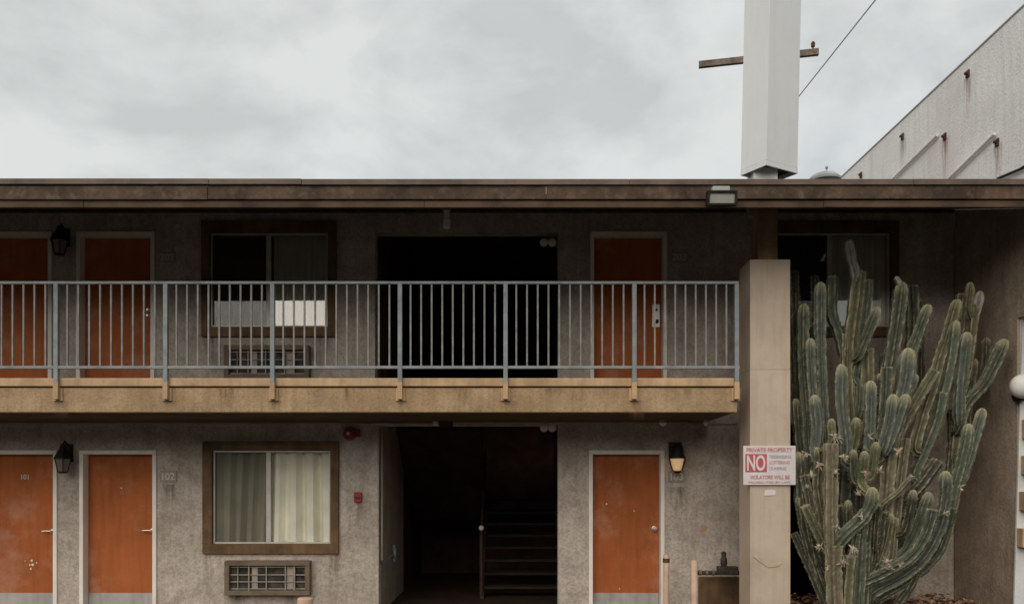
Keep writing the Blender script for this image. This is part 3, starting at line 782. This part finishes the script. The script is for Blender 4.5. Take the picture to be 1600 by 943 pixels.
# pendant under the eave
p = P(698, 357, 9.2); zt_ = soff(9.2)
t = thing('pendant_lamp', 'small pale cylinder lamp hanging from the eave above the railing', 'lamp', (p.x, 9.2, p.z))
b = new(); lathe(b, [(.05,zt_-p.z-.03),(.05,zt_-p.z+.0)], p, 'z', 14); obj('canopy', b, 'conduit', t, smooth=True)
b = new(); lathe(b, [(.026,0),(.042,.01),(.042,.10),(.03,.11),(.03,zt_-p.z-.03)], p, 'z', 14); obj('cylinder', b, 'frame', t, smooth=True)

# floodlight on the fascia
c = P(1128, 309, DE-.12)
t = thing('floodlight', 'square black framed floodlight fixed to the roof fascia', 'floodlight', (c.x, DE, c.z))
b = new(); box(b, c.x-.09, c.x+.09, DE-.10, DE-.032, c.z+.045, c.z+.13); obj('bracket', b, 'grey', t, bevel=.01)
def tilted(bm):
    bmesh.ops.rotate(bm, verts=bm.verts[:], cent=c, matrix=Matrix.Rotation(R(12),3,'X'))
    return bm
b = new(); rect_frame(b, c.x-.15, c.x+.15, c.z-.075, c.z+.07, .022, c.y-.03, c.y+.06); hs = obj('housing', tilted(b), 'black', t, bevel=.004)
b = new(); box(b, c.x-.127, c.x+.127, c.y-.005, c.y+.055, c.z-.052, c.z+.047); obj('reflector', tilted(b), 'lampwhite', t)
b = new(); box(b, c.x-.127, c.x+.127, c.y-.024, c.y-.020, c.z-.052, c.z+.047); obj('lens', tilted(b), 'glass', t)

# conduit and junction box under the balcony
cy = DW-.12; p = P(697, 654.5, cy)
t = thing('electrical_conduit', 'thin conduit with a dark junction box under the balcony above the stairwell', 'conduit', (p.x, cy, SO-.1))
b = new(); tube(b, [P(556,661.5,cy), P(678,661.5,cy)], .011, 8); tube(b, [P(705,659.5,cy), P(1075,659.5,cy)], .011, 8); obj('pipe', b, 'conduit', t, smooth=True)
b = new(); box(b, P(687,0,cy).x, P(707,0,cy).x, cy-.08, cy+.08, Z(666,cy), SO-.007); obj('junction_box', b, 'dark', t, bevel=.005)
b = new(); box(b, P(676.5,0,cy).x, P(684.5,0,cy).x, cy-.04, cy+.03, Z(664,cy), SO-.007); obj('coupling', b, 'frame', t, bevel=.008)
sc = None
for px, w, lab in ((1036,.05,'small pale ceiling fitting above the lone ground floor door'), (1103,.035,'small pale bulb fitting under the balcony end near the column')):
    p = P(px, 660, DW-.35); zt_ = SO-.006
    t = thing('ceiling_fitting', lab, 'light fitting', (p.x, p.y, zt_))
    b = new(); lathe(b, [(.05,-.012),(.05,0)], (p.x,p.y,zt_), 'z', 12); obj('rose', b, 'conduit', t)
    b = new(); lathe(b, [(.006,-.075),(w*.7,-.06),(w,-.035),(w*.6,-.013)], (p.x,p.y,zt_), 'z', 12); obj('bulb', b, 'lampwhite', t, smooth=True)

# bollards and gas pipework
def bollard(px, pyt, d, r, label, band=False):
    p = P(px, pyt, d); t = thing('bollard', label, 'bollard', (p.x, d, 0), 'pale pipe bollards')
    b = new(); h = p.z
    lathe(b, [(r,-.0),(r,h-.02),(r*.8,h-.005),(r*.3,h)], (p.x,d,0), 'z', 16); obj('pipe', b, 'bollard', t, smooth=True)
    if band:
        b = new(); lathe(b, [(r+.006,h-.10),(r+.006,h-.05)], (p.x,d,0), 'z', 16); obj('band', b, 'rust', t, smooth=True)
bollard(1041, 865, 9.75, .036, 'thin beige pipe bollard with a rusty band beside the door frame', True)
bollard(1084.5, 874, 9.3, .040, 'plain beige pipe bollard between the door and the column')
bollard(477, 932, 9.6, .095, 'thick pale bollard top under the ground floor air conditioner')
t = thing('gas_pipework', 'dark gas pipe with a valve against the wall beside the column', 'pipe', (X(1122,9.95), 9.95, 0))
gy = 9.95
b = new(); tube(b, [P(1088,894,gy), P(1165,894,gy)], .026, 10); obj('pipe', b, 'pipe', t, smooth=True)
b = new(); box(b, P(1121,0,gy).x, P(1152,0,gy).x, gy-.06, gy+.06, Z(896,gy), Z(884,gy)); obj('flange', b, 'pipe', t, bevel=.01)
b = new(); p = P(1131,884,gy); lathe(b, [(.03,0),(.042,.03),(.042,.09),(.028,.11),(.034,.17),(.01,.185)], p, 'z', 12); obj('valve', b, 'pipe', t, smooth=True)
for k, px in enumerate((1094,1104,1114)):
    b = new(); p = P(px,894,gy); lathe(b, [(.034,-.014),(.034,.014)], p, 'x', 10); obj('collar', b, 'acframe', t, smooth=True)
b = new(); box(b, P(1091,0,DW).x, P(1165,0,DW).x, DW-.05, DW-.002, 0, Z(900,DW))  # shallow flush box giving the wall a dark brown patch below the pipe
tag(obj('dark_wall_patch', b, 'trim', bevel=.006, loc=(P(1125,0,DW).x, DW, 0)), 'low brown patch on the wall under the dark gas pipe', 'wall panel')

# ------------------------------------------------------------------ planting bed
b = new(); box(b, 3.25, NX-.04, 8.62, DW-.002, -.115, .20); tag(obj('planting_bed', b, 'soil'), kind='structure')
b = new(); box(b, 3.2, NX-.12, 8.5, 8.615, -.118, .26); tag(obj('kerb', b, 'walk', bevel=.015), kind='structure')
b = new(); rnd = random.Random(11)
for k in range(1500):
    x, y = rnd.uniform(3.3, 5.62), rnd.uniform(8.66, 10.22); z = .205+rnd.random()*.05+max(0,(y-9.7))*.06
    a = rnd.uniform(0,6.28); L = rnd.uniform(.02,.05); w = L*.4; tl = rnd.uniform(-.02,.02)
    ca, sa = math.cos(a), math.sin(a)
    v = [b.verts.new((x+ca*u-sa*vv, y+sa*u+ca*vv, z+h)) for u, vv, h in ((-L,0,0),(0,-w,tl),(L,0,.01),(0,w,-tl+.01))]
    b.faces.new(v)
tag(obj('leaf_litter', b, 'leaf'), 'dry brown leaf litter under the cactus', 'leaves', kind='stuff')

# ------------------------------------------------------------------ the cactus
ca = thing('cactus', 'tall many armed columnar cactus between the sign column and the right wall', 'cactus', (X(1330,9.08), 9.08, .2))
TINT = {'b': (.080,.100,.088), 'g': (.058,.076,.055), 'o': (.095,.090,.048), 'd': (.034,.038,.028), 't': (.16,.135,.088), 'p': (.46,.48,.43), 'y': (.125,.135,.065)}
# (survey path from tip to foot, radius in survey pixels, distance at tip, distance at foot, skin, cut top)
ARMS = [
 ([(1256,474),(1257,560),(1262,650),(1268,735)], 9.5, 9.5, 9.4, 'g', 0),
 ([(1266,528),(1268,590),(1274,690)], 8.5, 9.3, 9.35, 'b', 0),
 ([(1282,440),(1283,530),(1286,620),(1290,720)], 9.5, 9.35, 9.4, 'b', 0),
 ([(1243,622),(1246,680),(1252,735)], 7.5, 9.55, 9.5, 'd', 0),
 ([(1272,616),(1277,665),(1272,712)], 9.5, 9.05, 9.15, 'b', 0),
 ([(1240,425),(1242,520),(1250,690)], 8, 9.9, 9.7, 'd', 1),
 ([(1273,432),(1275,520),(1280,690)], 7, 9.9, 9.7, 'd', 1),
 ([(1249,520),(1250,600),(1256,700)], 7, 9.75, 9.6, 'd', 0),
 ([(1301,432),(1301,488),(1309,520),(1320,560)], 9.5, 9.6, 9.55, 'g', 1),
 ([(1323,522),(1325,600),(1332,690)], 10, 9.5, 9.45, 'o', 1),
 ([(1341,424),(1335,470),(1328,525),(1328,570)], 12, 9.45, 9.5, 'o', 1),
 ([(1355,438),(1349,490),(1343,548),(1338,590)], 9.5, 9.5, 9.5, 'g', 1),
 ([(1326,375),(1330,398),(1336,425)], 7.5, 9.1, 9.4, 'p', 0),
 ([(1314,568),(1316,630),(1320,690),(1322,722)], 10.5, 9.0, 9.1, 'b', 0),
 ([(1360,594),(1360,630),(1358,668),(1356,700)], 10, 9.0, 9.1, 'b', 0),
 ([(1352,545),(1352,610),(1350,690)], 12.5, 9.5, 9.45, 'o', 1),
 ([(1373,479),(1357,518),(1340,556)], 9, 9.25, 9.4, 'g', 0),
 ([(1409,440),(1403,490),(1392,560),(1378,640),(1372,700)], 12, 9.35, 9.35, 'g', 0),
 ([(1399,432),(1406,446)], 4.5, 9.3, 9.35, 'p', 0),
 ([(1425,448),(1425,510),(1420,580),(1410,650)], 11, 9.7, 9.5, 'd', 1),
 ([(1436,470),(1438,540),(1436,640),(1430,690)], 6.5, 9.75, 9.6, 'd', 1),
 ([(1452,475),(1441,508),(1426,548),(1412,590)], 10, 9.15, 9.25, 'g', 0),
 ([(1419,543),(1416,590),(1404,650),(1390,700)], 13, 8.9, 9.1, 'b', 0),
 ([(1386,573),(1385,620),(1378,680),(1372,715)], 10, 9.0, 9.1, 'g', 1),
 ([(1374,583),(1371,612),(1366,650)], 6, 9.2, 9.25, 'g', 0),
 ([(1417,615),(1403,655),(1385,702)], 10, 8.85, 9.0, 'b', 0),
 ([(1396,615),(1390,660),(1380,700)], 11, 8.9, 9.0, 'b', 0),
 ([(1432,584),(1420,615),(1408,640)], 7.5, 9.05, 9.15, 'b', 0),
 ([(1461,579),(1441,610),(1416,655),(1392,705)], 9.5, 9.1, 9.2, 'o', 1),
 ([(1497,467),(1486,508),(1470,560),(1458,600),(1443,645),(1428,700)], 10, 9.3, 9.25, 'o', 0),
 ([(1502,460),(1496,520),(1486,575),(1470,640)], 8.5, 9.45, 9.35, 'd', 1),
 ([(1516,440),(1516,460),(1513,485)], 7.5, 9.4, 9.45, 'y', 0),
 ([(1532,454),(1529,470),(1524,486)], 8.5, 9.42, 9.5, 'p', 0),
 ([(1524,477),(1518,525),(1510,580),(1499,640),(1490,720)], 9, 9.5, 9.35, 'o', 1),
 ([(1494,500),(1487,560),(1474,620),(1460,680)], 9.5, 9.2, 9.25, 'g', 0),
 ([(1511,518),(1505,560),(1499,615),(1497,660)], 9.5, 9.1, 9.25, 'b', 0),
 ([(1541,527),(1541,560),(1534,610)], 6.5, 9.7, 9.6, 'd', 0),
 ([(1571,529),(1556,565),(1535,600),(1510,632),(1496,670)], 10, 9.15, 9.3, 'g', 0),
 ([(1536,637),(1528,670),(1517,700),(1502,745)], 9.5, 9.15, 9.2, 'b', 0),
 ([(1522,560),(1515,620),(1508,690)], 8, 9.6, 9.4, 'd', 0),
 ([(1472,613),(1463,655),(1446,705),(1432,740)], 10, 9.2, 9.25, 'g', 1),
 ([(1514,661),(1509,695),(1499,735),(1488,775)], 9.5, 9.05, 9.15, 'g', 0),
 ([(1487,640),(1488,690),(1484,745)], 8, 9.5, 9.3, 'd', 1),
 ([(1477,735),(1477,765),(1475,795),(1466,830),(1442,872),(1408,900),(1362,926)], 10.5, 8.9, 9.2, 'b', 0),
 ([(1487,792),(1479,830),(1462,868),(1425,902),(1380,930)], 8, 9.1, 9.25, 'g', 1),
 ([(1458,795),(1446,835),(1420,870),(1378,897),(1345,912)], 10, 8.95, 9.1, 'g', 1),
 ([(1453,768),(1445,795),(1430,830),(1410,868),(1385,890)], 9.5, 9.15, 9.2, 'g', 0),
 ([(1466,720),(1440,755),(1412,788),(1390,830)], 11, 9.2, 9.25, 'd', 1),
 ([(1393,687),(1388,730),(1382,780),(1378,830)], 13.5, 9.1, 9.2, 't', 1),
 ([(1415,684),(1408,740),(1400,800),(1391,868)], 9, 9.15, 9.2, 't', 1),
 ([(1425,743),(1403,768),(1380,788)], 5.5, 8.95, 9.05, 't', 1),
 ([(1298,692),(1298,760),(1297,820),(1302,868)], 11.5, 8.9, 9.0, 't', 1),
 ([(1257,790),(1272,825),(1292,858)], 8.5, 9.0, 9.1, 'o', 1),
 ([(1256,742),(1262,775),(1270,812)], 8, 9.25, 9.2, 'd', 1),
 ([(1364,760),(1361,790),(1343,814),(1318,836),(1302,860)], 11, 8.85, 9.0, 'g', 0),
 ([(1338,832),(1332,865),(1318,905)], 8.5, 9.0, 9.1, 'g', 1),
 ([(1346,815),(1344,870),(1338,960)], 10.5, 9.0, 9.1, 'g', 1),
 ([(1360,800),(1354,860),(1350,960)], 9.5, 9.05, 9.15, 'g', 1),
 ([(1330,868),(1326,910),(1322,960)], 10.5, 8.95, 9.05, 'o', 1),
 ([(1338,652),(1338,672),(1334,700)], 9.5, 8.95, 9.1, 'y', 0),
 ([(1369,690),(1367,712),(1362,745)], 8, 8.9, 9.05, 'y', 0),
 ([(1351,704),(1350,725),(1347,755)], 8.5, 8.9, 9.05, 'y', 0),
 ([(1333,702),(1334,722),(1336,750)], 8, 9.0, 9.1, 'g', 0),
 ([(1299,653),(1299,664),(1299,690)], 6.5, 8.9, 8.95, 'y', 0),
 ([(1276,698),(1278,715),(1276,740)], 7, 9.05, 9.15, 'o', 0),
 ([(1280,722),(1279,760),(1282,800),(1296,850)], 9, 9.15, 9.15, 'o', 1),
 ([(1380,798),(1378,830),(1372,865)], 10, 9.1, 9.2, 'g', 1),
 ([(1325,735),(1322,790),(1318,850),(1316,900)], 13, 9.4, 9.35, 'd', 1),
 ([(1346,735),(1344,790),(1340,850),(1335,900)], 11, 9.4, 9.35, 'd', 1),
 ([(1400,740),(1396,790),(1380,850),(1362,910)], 12, 9.45, 9.35, 'd', 1),
 ([(1440,735),(1425,790),(1400,850),(1370,910)], 12, 9.45, 9.35, 'd', 1),
 ([(1490,760),(1478,810),(1450,860),(1405,900),(1360,945)], 10, 9.4, 9.3, 'd', 1),
 ([(1240,832),(1256,868),(1272,905),(1292,950)], 6.5, 9.4, 9.3, 'd', 1),
 ([(1303,850),(1304,900),(1308,965)], 15, 9.0, 9.1, 't', 1),
 ([(1285,715),(1292,770),(1300,850),(1312,960)], 11, 9.45, 9.3, 'd', 1),
 ([(1370,880),(1352,915),(1335,960)], 12, 9.2, 9.2, 'g', 1),
]
FWD = .22       # the clump stands this much nearer the kerb than first surveyed
def spline(pts, n):
    out = []; m = len(pts)
    for i in range(m-1):
        p0, p1, p2, p3 = pts[max(i-1,0)], pts[i], pts[i+1], pts[min(i+2,m-1)]
        for k in range(n):
            t = k/n
            out.append(.5*((2*p1)+(p2-p0)*t+(2*p0-5*p1+4*p2-p3)*t*t+(3*p1-p0-3*p2+p3)*t**3))
    out.append(pts[-1]); return out
def arm(path, rpx, dt, df, skin, cut, seed):
    dt -= FWD; df -= FWD
    rnd = random.Random(seed)
    m = len(path); pts = []
    for i, (px, pyy) in enumerate(path):
        d = dt+(df-dt)*i/(m-1); pts.append(P(px, pyy, d))
    if pts[-1].z > .35:            # grow the foot on into the nearest limb below it
        f = pts[-1]; best = None
        for q in NODES:
            if q[0] is not path and .03 < f.z-q[1].z < .45:
                sc = (f-q[1]).length + .6*abs(f.x-q[1].x)
                if best is None or sc < best[0]: best = (sc, q[1])
        if best and best[0] < .7: pts.append(best[1]); m += 1
        else: pts.append(f+Vector((0,.10,-.18))); m += 1
    L = sum((a-c).length for a, c in zip(pts, pts[1:]))
    n = max(3, int(L/.028/(m-1)))
    pts = [pts[0]]+[p+Vector((rnd.uniform(-1,1),rnd.uniform(-1,1),0))*.010 for p in pts[1:-1]]+[pts[-1]]
    foot_taper = pts[-1].z > .35
    cl = spline(pts, n)[::-1]                      # foot to tip
    rad = rpx*(dt+df)/2/F*.95
    NR = rnd.choice((5,6,6,7)) if rpx > 7 else 5
    sub_ = 4; N = NR*sub_; prof = [1.0,.78,.60,.78]
    k = len(cl); tw = rnd.uniform(-.25,.25); ph0 = rnd.uniform(0,6.28)
    bm = new(); lay_t = bm.verts.layers.float_color.new('tint'); lay_r = bm.verts.layers.float.new('rib')
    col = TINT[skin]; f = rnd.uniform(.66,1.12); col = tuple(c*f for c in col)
    # tip rings
    stations = []
    cons = []
    acc = 0; nodes = [rnd.uniform(.2,.9)*L for _ in range(int(L/.35))]
    for i, p in enumerate(cl):
        if i: acc += (cl[i]-cl[i-1]).length
        rr = rad*(.86+.16*min(1, acc/.12))
        for q in nodes: rr *= 1-.13*math.exp(-((acc-q)/.022)**2)     # growth constrictions
        rr *= 1+.025*math.sin(acc*21+seed)
        if foot_taper: rr *= .55+.45*min(1, acc/.16)
        stations.append([p, rr, acc])
    fr = frames(cl); total = acc
    tip = cl[-1]; tdir = fr[-1][0]
    # round the last stretch (or cut it flat)
    out = []
    for i, (p, rr, ac) in enumerate(stations):
        rem = total-ac
        if not cut:
            h = rad*1.5
            if rem < h: rr *= math.sqrt(max(.02, 1-((h-rem)/h)**2.2))
        out.append((p, max(rr,.002), ac))
    if not cut:   # finer cap
        out = [s_ for s_ in out if total-s_[2] > rad*1.5]
        fr = fr[:len(out)]
        base_p, base_ac = (out[-1][0], out[-1][2]) if out else (cl[0], 0)
        if not out: out = [(cl[0], rad*.9, 0)]; fr = [frames(cl)[0]]
        lastf = fr[-1]; h = rad*1.5
        direction = (tip-out[-1][0]); dl = max(direction.length, 1e-4)
        for t in (.2,.4,.58,.72,.84,.93,.985):
            out.append((out[len(fr)-1][0] if False else base_p+direction*t if base_p else tip, rad*math.sqrt(max(.01,1-t**2.2)), base_ac+dl*t))
        fr = fr+[lastf]*7
    rings = []
    for i, (p, rr, ac) in enumerate(out):
        _, u, w = fr[i]; ring = []
        for j in range(N):
            a = 2*math.pi*j/N+ph0+tw*ac; q = prof[j%sub_]
            wob = 1+.02*math.sin(ac*60+j)+(.055*math.sin(ac*150+j*2.1) if j%sub_ == 0 else 0)
            v = bm.verts.new(p+(u*math.cos(a)+w*math.sin(a))*rr*q*wob)
            tipf = 0
            if not cut: tipf = max(0, 1-(total-ac)/(rad*2.2))*.75
            corky = max(0, 1-ac/.5)*.0
            dry = .8 if skin in 'ot' else .55
            v[lay_r] = min(1, (dry*rnd.choice((.25,.5,.8,1.5)) if j%sub_ == 0 else rnd.uniform(0,.12))+tipf+(0.5 if cut and total-ac < .01 else 0))
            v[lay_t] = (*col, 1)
            ring.append(v)
        rings.append(ring)
    for a, c in zip(rings, rings[1:]):
        for j in range(N): bm.faces.new((a[j], a[(j+1)%N], c[(j+1)%N], c[j]))
    bm.faces.new(rings[0][::-1]); bm.faces.new(rings[-1])
    o = obj('arm', bm, 'cactus', ca, smooth=True)
    # spine tufts along the crests
    sp_ = new(); nxt = 0
    for i, (p, rr, ac) in enumerate(out[:-1]):
        if ac < nxt: continue
        nxt = ac+.03
        t, u, w = fr[i]
        for q in range(NR):
            a = 2*math.pi*q/NR+ph0+tw*ac; dr = u*math.cos(a)+w*math.sin(a); sd = t.cross(dr)
            c0 = p+dr*rr*.99
            for _ in range(4):
                e = (dr*rnd.uniform(.5,1)+t*rnd.uniform(-.7,.9)+sd*rnd.uniform(-.8,.8)).normalized()*rnd.uniform(.010,.026)
                side = e.cross(Vector((rnd.random(),rnd.random(),rnd.random()))).normalized()*.0014
                sp_.faces.new([sp_.verts.new(c0-side), sp_.verts.new(c0+side), sp_.verts.new(c0+e)])
    me_o = obj('spines', sp_, 'spine', o); me_o['kind'] = 'stuff'
    return o
rnd = random.Random(21)
for k in range(16):          # short side shoots low in the clump
    x0 = rnd.uniform(1285, 1440); y0 = rnd.uniform(740, 880); ln = rnd.uniform(45, 95); lean = (x0-1335)/110*rnd.uniform(.2,.6)*ln
    d_ = rnd.uniform(9.0, 9.35)
    ARMS.append(([(x0, y0), (x0-lean*.35, y0+ln*.5), (x0-lean, y0+ln)], rnd.uniform(6, 9), d_-.05, d_+.08, rnd.choice('gdogd'), int(rnd.random() < .35)))
for k in range(4):           # thinner arms at the back
    x0 = rnd.uniform(1330, 1490); y0 = rnd.uniform(520, 660); ln = rnd.uniform(110, 170); lean = (x0-1335)/140*rnd.uniform(.2,.5)*ln
    ARMS.append(([(x0, y0), (x0-lean*.3, y0+ln*.5), (x0-lean, y0+ln)], rnd.uniform(6.5, 9), 9.6, 9.4, rnd.choice('gdod'), int(rnd.random() < .3)))

for pth in ([(1247,705),(1252,790),(1268,860),(1296,940)], [(1262,760),(1266,830),(1278,890),(1302,950)], [(1250,770),(1262,840),(1284,905)], [(1284,770),(1282,840),(1292,900)]):
    ARMS.append((pth, rnd.uniform(7.5, 9.5), 9.3, 9.3, rnd.choice('dg'), 0))
assert len(ARMS) <= 100, len(ARMS)
NODES = []
for a in ARMS:
    q = [P(px, pyy, a[2]-FWD+(a[3]-a[2])*i/(len(a[0])-1)) for i, (px, pyy) in enumerate(a[0])]
    NODES += [(a[0], p) for p in spline(q, 5)[3:]]
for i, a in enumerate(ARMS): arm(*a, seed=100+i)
# withered flowers
FL = [(1259,709),(1279,726),(1305,682),(1305,737),(1318,713),(1357,681),(1374,734),(1341,770),(1424,744),(1281,854),(1292,886),(1307,822),(1332,857),(1318,878),(1389,886),(1406,881),(1477,801),(1385,876),(1346,806),(1262,760),(1499,760),(1268,742),(1352,738),(1404,705)]
rnd = random.Random(4); variants = []
for k, (px, pyy) in enumerate(FL):
    c1_ = P(px, pyy, (8.86 if pyy < 850 else 8.9)-FWD)
    if len(variants) < 5:
        b = new(); L = rnd.uniform(.06,.10)
        for q in range(rnd.randint(9, 19)):
            e = Vector((rnd.uniform(-1,1), rnd.uniform(-1,.4), rnd.uniform(-1,.9))).normalized()*L*rnd.uniform(.45,1.1)
            s_ = e.cross(Vector((rnd.uniform(-.4,.4),1,rnd.uniform(-.4,.4)))).normalized()*rnd.uniform(.005,.012)
            dr = Vector((0,rnd.uniform(-.01,.01),-rnd.uniform(.0,.02)))
            b.faces.new([b.verts.new(c1_-s_*.5), b.verts.new(c1_+e*.5-s_), b.verts.new(c1_+e+dr), b.verts.new(c1_+e*.55+s_), b.verts.new(c1_+s_*.5)])
        ball(b, c1_, rnd.uniform(.012,.026), 8, 6, (1,1,rnd.uniform(.8,1.7)))
        variants.append((obj('dried_flower', b, 'flower', ca), c1_)); continue
    src_, c0_ = variants[k % 5]
    c = copy_tree(src_, ca); sc_ = rnd.uniform(.55,1.1); m = Matrix.Rotation(rnd.uniform(0,6.28),3,'Y')
    c.rotation_euler = m.to_euler(); c.scale = (sc_,)*3
    c.location = c1_-base_of(ca) - (m @ ((c0_-base_of(ca))*sc_))

# ------------------------------------------------------------------ sky, sun, camera
SUN_EL, SUN_AZ = 38, 200            # azimuth clockwise from +Y (behind the camera, a little left)
w = bpy.data.worlds.new('World'); scene.world = w; w.use_nodes = True
n = w.node_tree.nodes; l = w.node_tree.links
bg = n['Background']; bg.inputs[1].default_value = .1
sky = n.new('ShaderNodeTexSky'); sky.sky_type = 'NISHITA'; sky.sun_disc = False
sky.sun_elevation = R(SUN_EL); sky.sun_rotation = R(SUN_AZ); sky.dust_density = 3
tc = n.new('ShaderNodeTexCoord')
mp = n.new('ShaderNodeMapping'); mp.inputs['Scale'].default_value = (1,1,1.7); l.new(tc.outputs['Generated'], mp.inputs[0])
def nz(sc, det, rg, off=0):
    t = n.new('ShaderNodeTexNoise'); t.inputs['Scale'].default_value = sc; t.inputs['Detail'].default_value = det; t.inputs['Roughness'].default_value = rg
    t.inputs['Distortion'].default_value = .25
    mpp = n.new('ShaderNodeMapping'); mpp.inputs['Location'].default_value = (off, off*.3, off*.7); l.new(mp.outputs[0], mpp.inputs[0])
    l.new(mpp.outputs[0], t.inputs['Vector']); return t
c1 = nz(4.2, 9, .58, 2.7)
cr = n.new('ShaderNodeValToRGB'); cr.color_ramp.elements[0].position = .40; cr.color_ramp.elements[1].position = .60
cr.color_ramp.elements[0].color = (4.5,4.68,4.63,1); cr.color_ramp.elements[1].color = (5.75,5.93,5.87,1)
l.new(c1.outputs[0], cr.inputs[0])
# overcast sky: brighter towards the zenith
sep = n.new('ShaderNodeSeparateXYZ'); l.new(tc.outputs['Generated'], sep.inputs[0])
mr = n.new('ShaderNodeMapRange'); mr.inputs[1].default_value = .5; mr.inputs[2].default_value = 1; mr.inputs[3].default_value = 1; mr.inputs[4].default_value = 1.5
l.new(sep.outputs[2], mr.inputs[0])
sc_ = n.new('ShaderNodeVectorMath'); sc_.operation = 'SCALE'; l.new(cr.outputs[0], sc_.inputs[0]); l.new(mr.outputs[0], sc_.inputs['Scale'])
mix = n.new('ShaderNodeMix'); mix.data_type = 'RGBA'; 
c2 = nz(2.2, 6, .6, 4.1)
mf = n.new('ShaderNodeMapRange'); mf.inputs[1].default_value = .3; mf.inputs[2].default_value = .5; mf.inputs[3].default_value = .82; mf.inputs[4].default_value = .98
l.new(c2.outputs[0], mf.inputs[0]); l.new(mf.outputs[0], mix.inputs[0])
l.new(sky.outputs[0], mix.inputs[6]); l.new(sc_.outputs[0], mix.inputs[7]); l.new(mix.outputs[2], bg.inputs[0])

sd = bpy.data.lights.new('sun', 'SUN'); sd.energy = 1.5; sd.angle = R(57); sd.color = (1,.90,.78)
so = bpy.data.objects.new('sun', sd); C.objects.link(so)
az, el = R(SUN_AZ), R(SUN_EL)
dv = Vector((math.sin(az)*math.cos(el), math.cos(az)*math.cos(el), math.sin(el)))
so.rotation_euler = dv.to_track_quat('Z', 'Y').to_euler(); so.location = (0,-10,20)

cd = bpy.data.cameras.new('camera'); co = bpy.data.objects.new('camera', cd); C.objects.link(co)
co.location = (0, 0, EYE); co.rotation_euler = (R(90), 0, 0)
cd.sensor_width = 36; cd.lens = F/1600*36; cd.shift_y = (760-471.5)/1600; cd.clip_end = 2000
scene.camera = co
scene.render.resolution_x = 1024; scene.render.resolution_y = 603
vs = scene.view_settings; vs.view_transform = 'Standard'; vs.look = 'None'; vs.exposure = .36; vs.gamma = 1
